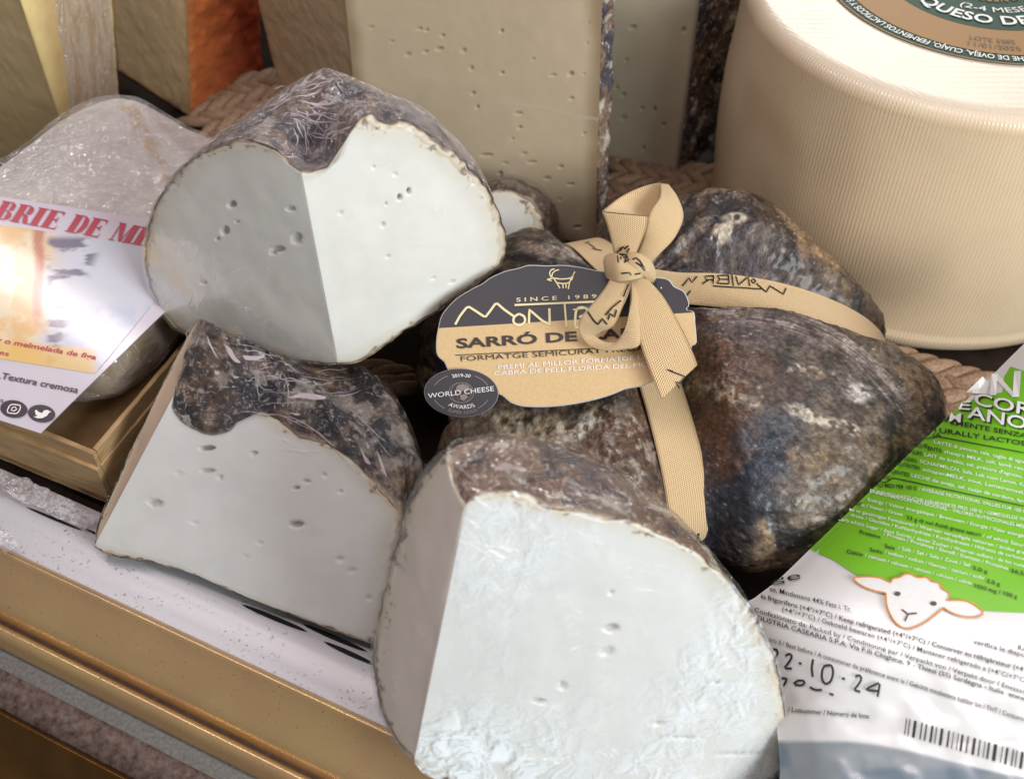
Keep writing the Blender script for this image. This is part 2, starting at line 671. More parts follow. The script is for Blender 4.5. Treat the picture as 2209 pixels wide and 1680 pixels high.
# white tray with a low fold and slots
tray = thing('steel_tray', 'white speckled tray strip with dark slots beside the brass rail', 'tray', tuple(at_z(0, 1120, 0)))
P = [(1178, 0.0002), (1150, 0.0006), (1110, 0.0010), (1080, 0.0026), (1070, 0.0020), (1040, -0.001), (1010, -0.002)]
tr_o = strip_profile('tray_strip', P[::-1], M_ENAMEL, tray, n=120)
tr_o.data.flip_normals()
ts = bvh_surf([tr_o])
pr = Print(ts, 0.0004)
slots = [((728, 1362), (858, 1425)), ((855, 1428), (990, 1490)), ((722 - 0, 1352), (728, 1362)),
         ((85, 1072), (190, 1150)), ((0, 1040), (78, 1078)), ((215, 1145), (330, 1210))]
M_SLOT = plain('slot_shadow_steel', (0.015, 0.014, 0.014), 0.7, 0.3)
for (a, b2), off in [(((521, 1303), (664, 1362)), 5), (((652, 1345), (793, 1405)), 5), (((698, 1383), (812, 1434)), 5),
                     (((56, 1093), (178, 1144)), 3.2), (((184, 1140), (240, 1166)), 2.5)]:
    a, b2 = np.array(a, float), np.array(b2, float)
    d = b2 - a
    nn = np.array([-d[1], d[0]]) / np.linalg.norm(d)
    s = np.linspace(0, 1, 14)
    wv = np.sin(np.pi * s) ** 0.5 * off
    pr = Print(ts, 0.0004)
    pr.poly([tuple(a + d * q + nn * k) for q, k in zip(s, wv)] + [tuple(a + d * q - nn * k) for q, k in zip(s[::-1][1:-1], wv[::-1][1:-1])])
    pr.done('slot', M_SLOT, tray)

# =================================================================== generic solids
PASTE = np.array([0.84, 0.83, 0.775])


def holes_field(px, holes):
    """(depth, dark) for a list of (x, y, rx, ry, strength)"""
    dep = np.zeros(px.shape[:-1])
    for x, y, rx, ry, k in holes:
        X = px[..., 0] - x
        Y = px[..., 1] - y
        sk = 0.35 * (X * Y) / (rx * ry) / 2
        q = (X / rx) ** 2 + (Y / ry) ** 2 + sk
        q = q * (0.6 + 0.8 * fbm(np.stack([X, Y, 0 * X + x], -1), 0.12, 2, 5))
        dep = np.maximum(dep, k * (1 - sstep(0.35, 1.3, q)))
    return dep


def rind_color(P, s=0, blue=0.4, tan=0.5, white=0.4, dark=1.0):
    a = fbm(P, 70, 5, s)
    b_ = fbm(P, 38, 4, s + 11)
    c_ = fbm(P, 230, 4, s + 23)
    d_ = fbm(P, 620, 3, s + 31)
    C = np.ones(P.shape) * np.array([0.115, 0.075, 0.055]) * dark
    C = mixc(C, np.array([0.040, 0.036, 0.040]) * dark, sstep(0.48, 0.62, a))
    C = mixc(C, np.array([0.050, 0.062, 0.092]) * dark, sstep(0.52, 0.64, b_) * blue)
    C = mixc(C, np.array([0.30, 0.22, 0.145]), sstep(0.50, 0.68, c_) * sstep(0.45, 0.6, 1 - a) * tan)
    C = mixc(C, np.array([0.46, 0.42, 0.36]), sstep(0.60, 0.74, fbm(P, 120, 4, s + 41)) * white)
    C = mixc(C, np.array([0.62, 0.58, 0.52]), sstep(0.66, 0.74, d_) * white * 0.7)
    return C


def wedge(name, label, px_axis, axis_y, Lpx, Rpx, Mpts, azL, azR, holesL, holesR, sd, filmmat=M_FILM, group=None, flat=0.0,
          rim=0.0030, lean_normals=None, rind_kw={}, film_top=None, nt_=320, nu=110, ns=120, Lcol=None, Rcol=None, rind_fn=None, swell=0.0):
    """a cut piece of cheese: two cut faces that share an edge, and a rind that wraps round behind them"""
    A0 = at_y(*px_axis[0], axis_y[0])
    A1 = at_y(*px_axis[1], axis_y[1])
    ax = nrm(A0 - A1)
    def face_plane(az):
        d = np.array([math.cos(math.radians(az)), math.sin(math.radians(az)), 0])
        return np.cross(ax, d)
    nL, nR = face_plane(azL), face_plane(azR)
    L = on_plane(smooth(Lpx, nt_), A0, nL)
    R = on_plane(smooth(Rpx, nt_), A0, nR)
    L[0] = R[0] = A0
    L[-1] = R[-1] = A1
    Mc = smooth(Mpts(A0, A1), nt_)
    jag = (fbm(L, 260, 3, sd) - 0.5)[:, None] * 0.0022 * np.sin(np.pi * np.linspace(0, 1, nt_))[:, None] ** 0.3
    L = L + jag * nrm(L - (A0 + A1) / 2)
    jag = (fbm(R, 260, 3, sd + 3) - 0.5)[:, None] * 0.0022 * np.sin(np.pi * np.linspace(0, 1, nt_))[:, None] ** 0.3
    R = R + jag * nrm(R - (A0 + A1) / 2)
    t_ = np.linspace(0, 1, nt_)
    axis = A0[None] * (1 - t_[:, None]) + A1[None] * t_[:, None]
    root = thing(name, label, 'cheese', tuple((A0 + A1) / 2 * [1, 1, 0] + [0, 0, min(A1[2], A0[2])]), group)
    faces = []
    for nm, O, n_, H, cc, fl in (('cut_face', L, nL, holesL, Lcol, True), ('cut_face', R, nR, holesR, Rcol, False)):
        u = np.linspace(0, 1, nu) ** 0.8
        V = axis[None] * (1 - u[:, None, None]) + O[None] * u[:, None, None]
        n_ = nrm(n_)
        if (CAM - V.mean((0, 1))) @ n_ < 0: n_ = -n_
        pxv = proj(V)
        rimd = np.linalg.norm(O[None] - V, axis=-1) * np.ones(V.shape[:2])
        dep = holes_field(pxv, H)
        edge_fade = sstep(0, 0.004, rimd) * np.minimum(1, u[:, None] * 12)
        dep = dep * (0.55 + 0.6 * fbm(V, 90, 2, sd + 40))
        V = V - n_ * (dep * 0.0022 * edge_fade)[..., None]
        V = V + n_ * ((fbm(V, 45, 3, sd + 5) - 0.5) * 0.0012 * edge_fade)[..., None]
        V = V - n_ * (sstep(0.0025, 0.0, rimd) * 0.0006 * np.minimum(1, u[:, None] * 8))[..., None]
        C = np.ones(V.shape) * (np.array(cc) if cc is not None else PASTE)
        C = C * (1 + 0.03 * (fbm(V, 60, 3, sd + 8) - 0.5))[..., None]
        C = mixc(C, [0.66, 0.60, 0.45], sstep(0.014, 0.002, rimd) * 0.45 * edge_fade)
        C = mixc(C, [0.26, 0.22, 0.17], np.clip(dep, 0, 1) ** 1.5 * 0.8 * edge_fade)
        rw = rim * (0.35 + 1.5 * fbm(V, 150, 3, sd + 9) ** 1.5)
        live = np.minimum(1, u[:, None] * 6)
        C = mixc(C, [0.66, 0.57, 0.43], sstep(1.25, 0.95, rimd / rw) * live)
        C = mixc(C, [0.16, 0.11, 0.075], sstep(0.62, 0.70, fbm(V, 420, 3, sd + 14)) * sstep(2.2, 1.0, rimd / rw) * live * 0.8)
        C = mixc(C, [0.20, 0.14, 0.09], sstep(0.50, 0.30, rimd / rw) * live * sstep(0.35, 0.6, fbm(V, 150, 3, sd + 12)))
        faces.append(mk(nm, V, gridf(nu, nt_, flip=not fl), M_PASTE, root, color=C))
    s_ = np.linspace(0, 1, ns)
    dl_, dr_ = np.linalg.norm(Mc - L, axis=1) + 0.004, np.linalg.norm(R - Mc, axis=1) + 0.004
    sm = np.clip(dl_ / (dl_ + dr_), 0.2, 0.8)
    kk = np.ones(41) / 41
    sm = np.convolve(np.r_[np.full(20, sm[0]), sm, np.full(20, sm[-1])], kk, 'valid')[None, :, None]
    sv = s_[:, None, None]
    S = (sv - sm) * (sv - 1) / sm * L + sv * (sv - 1) / (sm * (sm - 1)) * Mc + sv * (sv - sm) / (1 - sm) * R
    if flat:
        lo = np.where(sv < sm, L * (1 - sv / sm) + Mc * (sv / sm), Mc * (1 - (sv - sm) / (1 - sm)) + R * ((sv - sm) / (1 - sm)))
        fl_ = (flat * (1 - sstep(0.25, 0.5, t_)))[None, :, None]
        S = S * (1 - fl_) + lo * fl_
    for n_, far in ((nL, (R + Mc) / 2), (nR, (L + Mc) / 2)):
        n_ = nrm(n_)
        if (far.mean(0) - A0) @ n_ > 0: n_ = -n_
        S = S - np.maximum(0, (S - A0) @ n_)[..., None] * n_
    if rind_fn is not None: S = rind_fn(S, s_, t_)
    gy, gx = np.gradient(S, axis=0), np.gradient(S, axis=1)
    nn = nrm(np.cross(gx, gy))
    cen = S.mean((0, 1))
    if ((S - cen) * nn).sum() < 0: nn = -nn
    fade = np.minimum(1, np.minimum(s_, 1 - s_) * 14)[:, None] * np.minimum(1, np.minimum(t_, 1 - t_) * 14)[None]
    disp = ((fbm(S, 90, 4, sd + 20) - 0.5) * 0.0045 + (fbm(S, 300, 3, sd + 21) - 0.5) * 0.0016)
    S2 = S + nn * (disp * fade)[..., None]
    C = rind_color(S2, sd, **rind_kw)
    es = np.minimum(s_, 1 - s_)[:, None] * np.ones((1, nt_))
    C = mixc(C, [0.50, 0.42, 0.32], sstep(0.035, 0.0, es) * sstep(0.35, 0.55, fbm(S2, 140, 3, sd + 22)) * 0.8)
    rind = mk('rind', S2, gridf(ns, nt_, flip=True), M_RIND, root, color=C)
    # cling film drawn over the piece
    if filmmat is not None:
        fs = S + nn * (0.0016 + 0.0030 * np.maximum(0, fbm(S, 55, 2, sd + 30) - 0.4))[..., None] * np.maximum(fade, 0.25)[..., None]
        sl = slice(None, None, 2)
        mk('cling_film', fs[sl, sl], gridf(len(range(0, ns, 2)), len(range(0, nt_, 2)), flip=True), film_top or filmmat, root)
    return root, faces, rind, (A0, A1, L, R, Mc, S)


# film over one cut face, with its own relief
def face_film(root, A0, A1, O, mat, sd, lift=0.0007, nu=70, every=3):
    O = O[::every]
    nt2 = len(O)
    t_ = np.linspace(0, 1, nt2)
    axis = A0[None] * (1 - t_[:, None]) + A1[None] * t_[:, None]
    n_ = nrm(np.cross(A0 - A1, O[nt2 // 2] - A1))
    if (CAM - A1) @ n_ < 0: n_ = -n_
    u = np.linspace(0, 1, nu)
    V = axis[None] * (1 - u[:, None, None]) + (O + nrm(O - axis + 1e-9) * 0.0006)[None] * u[:, None, None]
    V = V + n_ * (lift + 0.0006 * fbm(V, 70, 3, sd))[..., None]
    return mk('cling_film', V, gridf(nu, nt2), mat, root)


# =================================================================== piece lying on top (upper left)
def M_a(A0, A1):
    c = (A0 + A1) / 2
    p = [A0, at_y(672, 330, 0.352), at_y(690, 262, 0.362), at_y(694, 206, 0.374), at_y(700, 164, 0.386), at_y(712, 160, 0.398)]
    p += [np.array([-0.062, 0.418, 0.116]), np.array([-0.060, 0.425, 0.095]), np.array([-0.060, 0.415, 0.078]), np.array([-0.064, 0.37, 0.066]), A1]
    return p


La = [(650, 370), (622, 352), (598, 326), (572, 312), (540, 304), (500, 305), (455, 320), (415, 345), (375, 382), (343, 428), (322, 480), (313, 535),
      (316, 590), (332, 645), (362, 690), (405, 722), (470, 742), (540, 760), (620, 775), (690, 784), (730, 785)]
Ra = [(650, 370), (672, 372), (700, 362), (722, 352), (738, 336), (747, 312), (758, 285), (775, 262), (800, 250), (822, 262), (838, 268), (868, 262), (905, 280), (950, 308), (1000, 350),
      (1040, 395), (1070, 442), (1087, 490), (1093, 530), (1082, 568), (1050, 597), (1000, 630), (950, 668), (900, 698), (850, 732), (800, 768), (765, 783), (730, 785)]
hA = [(500, 442, 8, 7, 1), (486, 498, 9, 10, 1), (470, 515, 5, 4, .8), (512, 478, 4, 3, .6), (600, 538, 14, 8, .9), (640, 515, 10, 14, .7), (628, 450, 10, 6, .6), (590, 545, 8, 6, .8), (440, 610, 7, 4, .5)]
hB = [(862, 426, 5, 7, 1.2), (882, 413, 4.5, 6.5, 1.3), (833, 440, 2, 4, .9), (826, 485, 5, 5, .7), (852, 376, 6, 4, .4), (806, 361, 4, 3, .5), (735, 460, 6, 4, .5), (668, 498, 3, 2, .8), (836, 553, 4, 3, .8), (975, 608, 6, 4, .6), (935, 600, 5, 4, .4),
      (1020, 395, 4, 3, .6), (1088, 500, 3, 4, .8)]
rootA, fA, rA, gA = wedge('cheese_piece', 'white goat cheese piece lying on top of the others, crumpled glinting film on its rind', [(650, 370), (730, 785)], [0.326, 0.308],
                          La, Ra, M_a, 152, 22, hA, hB, 101, flat=0.7, film_top=M_FILM_CRUMPLED, group='cut goat cheese pieces with mouldy rind', rind_kw=dict(tan=1.0, white=0.9, blue=0.3, dark=1.25))
face_film(rootA, gA[0], gA[1], gA[2], M_FILM_FLAT, 5)
face_film(rootA, gA[0], gA[1], gA[3], M_FILM_FLAT, 6)


# =================================================================== left front piece
def M_b(A0, A1):
    y = 0.315
    p = [A0, at_y(408, 800, 0.272), at_y(440, 745, 0.292), at_y(520, 736, 0.308), at_y(620, 775, 0.315), at_y(720, 795, 0.318), at_y(800, 815, 0.316), at_y(858, 880, 0.304), at_y(892, 960, 0.292), at_y(905, 1040, 0.282)]
    p += [np.array([-0.03, 0.285, 0.012]), np.array([-0.07, 0.30, 0.002]), np.array([-0.13, 0.30, 0.001]), A1]
    return p


B0 = at_z(203, 1178, 0.0085)
Lb = [(376, 850), (383, 815), (402, 752), (428, 686), (398, 738), (350, 830), (300, 935), (255, 1030), (222, 1100), (207, 1145), (203, 1178)]
Rb = [(376, 850), (372, 880), (390, 908), (420, 928), (455, 938), (490, 932), (508, 915), (515, 893), (540, 886), (575, 892), (610, 912), (645, 940), (680, 950), (715, 962), (760, 992),
      (800, 1032), (838, 1078), (866, 1115), (858, 1190), (845, 1270), (830, 1340), (812, 1386), (770, 1376), (700, 1352), (640, 1330), (560, 1300), (500, 1275), (420, 1240), (350, 1218), (270, 1204), (230, 1195), (203, 1178)]
hC = [(446, 966, 16, 6, 1), (448, 1015, 15, 5, .9), (385, 1020, 8, 6, .5), (548, 978, 9, 5, .7), (475, 1030, 5, 6, .9), (662, 1038, 8, 4, .7), (640, 1052, 7, 4, .9), (700, 1025, 5, 6, .5), (335, 1085, 15, 8, .8), (640, 1130, 16, 7, .9), (735, 1060, 5, 4, .8),
      (548, 975, 6, 3, .8), (300, 1000, 7, 4, .5), (420, 1127, 8, 4, .4), (796, 1288, 5, 4, .7), (530, 1200, 7, 4, .3), (735, 1205, 9, 6, .6), (760, 1230, 12, 4, .4), (295, 1010, 8, 6, .4), (560, 1170, 8, 4, .4)]
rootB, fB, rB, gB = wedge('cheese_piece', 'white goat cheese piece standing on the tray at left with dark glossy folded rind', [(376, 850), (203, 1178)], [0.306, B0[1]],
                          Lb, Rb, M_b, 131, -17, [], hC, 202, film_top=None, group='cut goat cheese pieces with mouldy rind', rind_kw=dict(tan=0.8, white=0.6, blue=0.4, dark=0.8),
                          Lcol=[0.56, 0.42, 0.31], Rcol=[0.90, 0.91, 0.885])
face_film(rootB, gB[0], gB[1], gB[3], M_FILM_FLAT, 7)


# =================================================================== front centre piece
def M_c(A0, A1):
    p = [A0, at_y(1010, 1030, 0.212), at_y(1040, 985, 0.226), at_y(1110, 960, 0.232), at_y(1190, 962, 0.242), at_y(1290, 1000, 0.242), at_y(1380, 1075, 0.242), at_y(1450, 1160, 0.232)]
    p += [np.array([0.070, 0.235, 0.035]), np.array([0.05, 0.235, 0.012]), np.array([-0.01, 0.215, 0.008]), A1]
    return p


Lc = [(1006, 1086), (990, 1062), (972, 1020), (962, 978), (935, 996), (905, 1040), (875, 1110), (846, 1200), (820, 1300), (806, 1390), (808, 1460), (822, 1530), (850, 1590), (893, 1640)]
Rc = [(1006, 1086), (1022, 1068), (1060, 1062), (1110, 1058), (1150, 1072), (1180, 1095), (1215, 1098), (1260, 1104), (1300, 1118), (1350, 1122), (1400, 1140), (1460, 1168), (1520, 1204), (1580, 1262), (1630, 1332), (1664, 1405),
      (1686, 1480), (1695, 1560), (1690, 1635), (1668, 1690), (1600, 1730), (1450, 1745), (1250, 1735), (1050, 1705), (950, 1678), (915, 1664), (893, 1640)]
hD = [(1320, 1355, 16, 9, .8), (1310, 1405, 14, 12, .4), (1535, 1470, 18, 3, .7), (1215, 1480, 7, 9, .8), (1165, 1512, 12, 5, .8), (1420, 1560, 14, 4, .6), (1318, 1278, 6, 5, .6), (1030, 1480, 5, 4, .3), (1470, 1590, 60, 2.5, .5), (1590, 1625, 60, 2.5, .5)]
Cz = at_z(893, 1640, 0.034)
rootC, fC, rC, gC = wedge('cheese_piece', 'white goat cheese piece nearest the camera with blotchy bright film on its broad face', [(1006, 1086), (893, 1640)], [0.204, Cz[1]],
                          Lc, Rc, M_c, 128, 12, [], hD, 303, group='cut goat cheese pieces with mouldy rind', rim=0.003, rind_kw=dict(tan=0.6, white=1.0, blue=0.3, dark=1.9), Lcol=[0.84, 0.74, 0.66], Rcol=[0.73, 0.735, 0.71])
M_FILM_BLOT = film('wet_cling_film', tint=(0.985, 0.99, 0.99), rough=0.36, creases=11, strength=0.45, dist=0.009, base=0.04, gain=0.7, crease=0.12, sheen=0.04, patch=True)
face_film(rootC, gC[0], gC[1], gC[3], M_FILM_BLOT, 8)
face_film(rootC, gC[0], gC[1], gC[2], M_FILM_FLAT, 9)


# glints and bright lines of the cling film, painted as pale strips and blobs
M_GLINT, t, b, o_ = nt('painted_glint')
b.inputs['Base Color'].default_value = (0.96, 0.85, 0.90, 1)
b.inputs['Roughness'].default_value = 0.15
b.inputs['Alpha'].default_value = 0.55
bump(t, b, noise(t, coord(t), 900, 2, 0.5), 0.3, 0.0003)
M_GLINT_FAINT = M_GLINT.copy()
M_GLINT_FAINT.node_tree.nodes['Principled BSDF'].inputs['Alpha'].default_value = 0.30
fr_ = random.Random(11)


def glint_strips(root, films, bundles, blobs=(), seed=1, mat=None):
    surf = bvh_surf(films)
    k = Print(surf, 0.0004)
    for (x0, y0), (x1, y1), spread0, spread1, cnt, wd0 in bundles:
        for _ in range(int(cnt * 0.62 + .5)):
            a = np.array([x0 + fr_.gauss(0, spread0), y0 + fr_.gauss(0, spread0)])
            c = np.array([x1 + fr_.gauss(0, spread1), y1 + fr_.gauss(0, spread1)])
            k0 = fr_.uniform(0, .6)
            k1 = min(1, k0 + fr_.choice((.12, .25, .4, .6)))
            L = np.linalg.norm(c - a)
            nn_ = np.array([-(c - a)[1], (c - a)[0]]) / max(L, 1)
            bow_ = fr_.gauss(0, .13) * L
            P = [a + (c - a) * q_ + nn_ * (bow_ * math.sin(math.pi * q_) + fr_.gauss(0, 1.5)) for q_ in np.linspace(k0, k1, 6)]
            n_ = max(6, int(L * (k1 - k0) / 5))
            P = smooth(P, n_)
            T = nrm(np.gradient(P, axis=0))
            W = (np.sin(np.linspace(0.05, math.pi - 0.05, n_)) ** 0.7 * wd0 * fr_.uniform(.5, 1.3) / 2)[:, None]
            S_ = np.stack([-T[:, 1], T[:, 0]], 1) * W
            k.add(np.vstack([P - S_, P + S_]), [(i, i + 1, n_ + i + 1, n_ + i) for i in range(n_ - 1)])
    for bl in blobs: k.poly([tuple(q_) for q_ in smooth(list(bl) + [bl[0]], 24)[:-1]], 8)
    o = k.done('painted_glints', mat or M_GLINT, root)
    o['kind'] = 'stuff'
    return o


filmA = [o for o in rootA.children if o.name.startswith('cling_film')]
filmB = [o for o in rootB.children if o.name.startswith('cling_film')]
filmC = [o for o in rootC.children if o.name.startswith('cling_film')]
glint_strips(rootA, filmA, [((632, 212), (745, 224), 9, 10, 20, 2.6), ((632, 206), (715, 178), 6, 9, 12, 1.8), ((640, 240), (745, 262), 10, 8, 14, 2.0), ((620, 235), (660, 330), 12, 14, 14, 2.0), ((600, 250), (720, 300), 14, 10, 12, 1.7),
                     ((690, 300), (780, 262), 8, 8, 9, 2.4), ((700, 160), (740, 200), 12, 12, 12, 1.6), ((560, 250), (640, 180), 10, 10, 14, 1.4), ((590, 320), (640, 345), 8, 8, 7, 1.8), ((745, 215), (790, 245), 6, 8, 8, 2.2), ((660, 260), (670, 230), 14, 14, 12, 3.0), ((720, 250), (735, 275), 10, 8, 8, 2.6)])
glint_strips(rootA, filmA, [((850, 290), (915, 262), 4, 4, 4, 2), ((985, 590 - 200), (1040, 350 + 40), 4, 4, 0, 2), ((818, 365), (862, 335), 3, 3, 3, 1.6), ((1004, 420), (1026, 380), 5, 3, 6, 2.2), ((945, 470), (975, 430), 6, 4, 5, 1.6), ((830, 585), (960, 540), 6, 8, 5, 1.2),
                     ((390, 600), (440, 680), 10, 12, 8, 1.3), ((560, 500), (640, 600), 16, 12, 5, 1.2), ((480, 640), (540, 560), 18, 20, 8, 1.2), ((345, 480), (370, 620), 8, 12, 16, 1.1), ((430, 540), (470, 640), 22, 26, 16, 1.0), ((330, 600), (365, 690), 4, 4, 8, 2.2), ((360, 440), (500, 400 - 62), 6, 8, 4, 1.2)], mat=M_GLINT_FAINT)
glint_strips(rootB, filmB, [((390, 812), (505, 884), 2, 3, 5, 1.8), ((505, 884), (776, 1035), 2, 3, 5, 2.0), ((512, 886), (696, 968), 4, 5, 5, 1.8), ((440, 735), (640, 790), 6, 12, 12, 1.5), ((520, 810), (640, 800), 10, 10, 14, 1.6), ((500, 850), (700, 850), 8, 12, 12, 1.6),
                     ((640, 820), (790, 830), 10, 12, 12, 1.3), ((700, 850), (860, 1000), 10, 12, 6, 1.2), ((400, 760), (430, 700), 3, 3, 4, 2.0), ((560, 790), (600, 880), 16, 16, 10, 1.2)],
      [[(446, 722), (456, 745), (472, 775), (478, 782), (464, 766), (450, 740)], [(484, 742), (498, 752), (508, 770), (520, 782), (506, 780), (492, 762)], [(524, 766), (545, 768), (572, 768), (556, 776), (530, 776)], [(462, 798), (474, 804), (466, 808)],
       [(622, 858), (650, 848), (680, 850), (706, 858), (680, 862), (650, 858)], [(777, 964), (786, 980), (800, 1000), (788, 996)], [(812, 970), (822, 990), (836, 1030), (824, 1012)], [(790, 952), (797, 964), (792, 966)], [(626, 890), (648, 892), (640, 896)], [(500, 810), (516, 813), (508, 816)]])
glint_strips(rootC, filmC, [((1050, 985), (1180, 990), 6, 10, 8, 2.2), ((985, 1000), (1030, 1060), 4, 6, 6, 2.6), ((1200, 1060), (1350, 1085), 6, 8, 6, 1.8), ((830, 1420), (870, 1560), 8, 10, 10, 2.2), ((900, 1300), (930, 1400), 8, 10, 5, 1.8)],
      [[(1066, 1008), (1090, 998), (1110, 1004), (1136, 1010), (1132, 1018), (1104, 1012), (1080, 1014), (1066, 1014)]], mat=M_GLINT_FAINT)

# =================================================================== standing wedges behind: blocks with leaning edges
def corner(b, t, lean=0.0):
    B = at_z(b[0], b[1], 0.0)
    return B, at_y(t[0], t[1], B[1] + lean)


def block(root, corners, sides, seed, n=150, bulge=0.0):
    """corners: [(base3d, top3d)] anticlockwise seen from above; sides: per side (part name, material, colour fn, jag, holes)"""
    m = len(corners)
    out = []
    for i in range(m):
        spec = sides[i]
        if spec is None: continue
        nm, mat, cf, rough, H = spec
        (b0, t0), (b1, t1) = corners[i], corners[(i + 1) % m]
        u = np.linspace(0, 1, n)
        v_ = np.linspace(0, 1, n)
        U, Vv = np.meshgrid(u, v_, indexing='ij')
        P = (b0 * (1 - U[..., None]) + b1 * U[..., None]) * (1 - Vv[..., None]) + (t0 * (1 - U[..., None]) + t1 * U[..., None]) * Vv[..., None]
        n_ = nrm(np.cross(b1 - b0, t0 - b0))
        cen = np.mean([c[0] + c[1] for c in corners], 0) / 2
        if (P.mean((0, 1)) - cen) @ n_ < 0: n_ = -n_
        px = proj(P)
        dep = holes_field(px, H) if H else np.zeros(px.shape[:2])
        edge = np.minimum(np.minimum(U, 1 - U), np.minimum(Vv, 1 - Vv))
        f = np.minimum(1, edge * 25)
        P = P + n_ * (((fbm(P, 120, 3, seed + i) - 0.5) * rough - dep * 0.0011) * f)[..., None]
        wob = (fbm(P, 170, 3, seed + 9) - 0.5)[..., None] * (1 - f)[..., None] * rough * 0.8
        P = P + wob * nrm(P - cen)
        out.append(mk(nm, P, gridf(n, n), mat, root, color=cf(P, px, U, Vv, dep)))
    tops = np.array([c[1] for c in corners])
    out.append(mk('top', tops, [tuple(range(m))], M_RINDTOP, root, smoothf=False, color=np.ones((m, 3)) * 0.3))
    return out


M_RINDTOP = tinted('upper_rind', rough=0.6)


def agedcol(base, rimc, sd, rw=0.10, hole=(0.24, 0.18, 0.11), crack=False):
    def f(P, px, U, V, dep):
        C = np.ones(P.shape) * np.array(base)
        C = C * (1 + 0.10 * (fbm(P, 25, 3, sd) - 0.5))[..., None]
        e = np.minimum(np.minimum(U, 1 - U), V)
        C = mixc(C, rimc, sstep(rw, 0.0, e + 0.03 * (fbm(P, 60, 2, sd + 1) - 0.5)))
        if crack:
            y = np.interp(px[..., 0], [990, 1100, 1180, 1240, 1320], [208, 222, 233, 250, 264]) + 5 * (fbm(P, 150, 2, 3) - .5)
            C = mixc(C, [0.66, 0.60, 0.50], sstep(5, 1, np.abs(px[..., 1] - y)) * sstep(980, 1120, px[..., 0]) * 0.4)
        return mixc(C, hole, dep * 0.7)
    return f


def rindcol(sd, **kw):
    return lambda P, px, U, V, dep: rind_color(P, sd, **kw)


rnd = random.Random(5)
H10 = [(x_, y_, rx_ * 0.95, ry_ * 0.62, k_ * 0.62) for x_, y_, rx_, ry_, k_ in [(905, 63, 7, 5, .8), (920, 66, 6, 4, .8), (955, 78, 5, 5, 1), (918, 112, 6, 5, .9), (948, 106, 10, 6, .8), (1000, 110, 6, 9, .7), (880, 118, 7, 8, .6), (1082, 68, 5, 7, 1), (1150, 128, 5, 4, .6), (1083, 158, 6, 5, 1), (1192, 163, 8, 5, .7),
       (1231, 160, 6, 9, 1), (1016, 148, 5, 8, .8), (1232, 213, 6, 5, .9), (1260, 160, 3, 4, .8), (1266, 95, 4, 3, .7), (1118, 245, 9, 5, .8), (1121, 276, 6, 6, .9), (1020, 202, 5, 7, .9), (1030, 232, 4, 8, .9), (1260, 288, 4, 4, .8), (1147, 350, 10, 5, .8),
       (1080, 380, 5, 12, 1), (1078, 374, 7, 6, 1), (1180, 385, 9, 6, .9), (1210, 360, 6, 7, .8), (1190, 462, 6, 5, .7), (1230, 398, 9, 5, .9), (1245, 490, 9, 5, 1), (1050, 335, 14, 6, 1), (1130, 332, 8, 6, .6), (1208, 430, 4, 4, .6), (1090, 352, 7, 4, .7), (1270, 50, 3, 4, .5),
       (1105, 300, 5, 4, .6), (845, 90, 6, 5, .5), (800, 60, 7, 6, .4)]]
rt = thing('cheese_wedge', 'large beige holed cheese wedge standing upright in the middle back', 'cheese', tuple(at_z(1040, 480, 0)), 'big aged wedges standing at the back')
c0, c1, c2, c3 = corner((790, 440), (741, -30)), corner((1284, 528), (1300, -30)), corner((1306, 500), (1326, -30)), corner((1290, 330), (1310, -60))
c4 = corner((622, 262), (548, -30))
# the right edge bows outwards a little: add a mid corner through the block's sides by a slight bulge
block(rt, [c0, c1, c2, c3, c4], [
    ('cut_face', M_AGED, agedcol((0.63, 0.52, 0.36), (0.38, 0.28, 0.17), 401, 0.07, crack=True), 0.0002, H10),
    ('rind', M_RIND, rindcol(402, tan=1.0, white=1.0, dark=1.9, blue=0.0), 0.006, []),
    ('rind', M_RIND, rindcol(403, tan=0.8, white=0.8), 0.004, []),
    None,
    ('cut_face', M_AGED, agedcol((0.52, 0.38, 0.24), (0.44, 0.31, 0.19), 405, 0.05), 0.0012, []),
], 400, n=220)
H11 = [(1365, 60, 8, 5, .7), (1505 - 30, 66, 5, 6, .7), (1345, 205, 6, 5, .7), (1330, 190, 5, 4, .7), (1385, 235, 5, 5, .6), (1412, 237, 4, 6, .8), (1432, 270, 5, 5, .7), (1345, 255, 8, 5, .6), (1388, 320, 5, 5, .7), (1350, 130, 5, 4, .5)]
rt = thing('cheese_wedge', 'grey beige cheese wedge with dark crusty rind beside the pale round cheese', 'cheese', tuple(at_z(1390, 365, 0)), 'big aged wedges standing at the back')
block(rt, [corner((1285, 344), (1285, -30)), corner((1461, 378), (1514, -30)), corner((1556, 310), (1602, -30)), corner((1350, 260), (1350, -30))], [
    ('cut_face', M_AGED, agedcol((0.47, 0.42, 0.31), (0.23, 0.18, 0.14), 411, 0.06), 0.0002, H11),
    ('rind', M_RIND, rindcol(412, tan=0.5, white=0.8, dark=0.8, blue=0.3), 0.008, []), None, None], 410, n=160)
rt = thing('cheese_wedge', 'cheese wedge with shiny orange red rind standing at the upper left', 'cheese', tuple(at_z(410, 255, 0)), 'big aged wedges standing at the back')


def orangecol(P, px, U, V, dep):
    C = np.ones(P.shape) * np.array([0.55, 0.15, 0.045])
    C = mixc(C, [0.30, 0.035, 0.018], sstep(0.15, 0.85, U) * 0.8)
    return mixc(C, [0.62, 0.24, 0.08], sstep(0.12, 0.0, U) * 0.8)


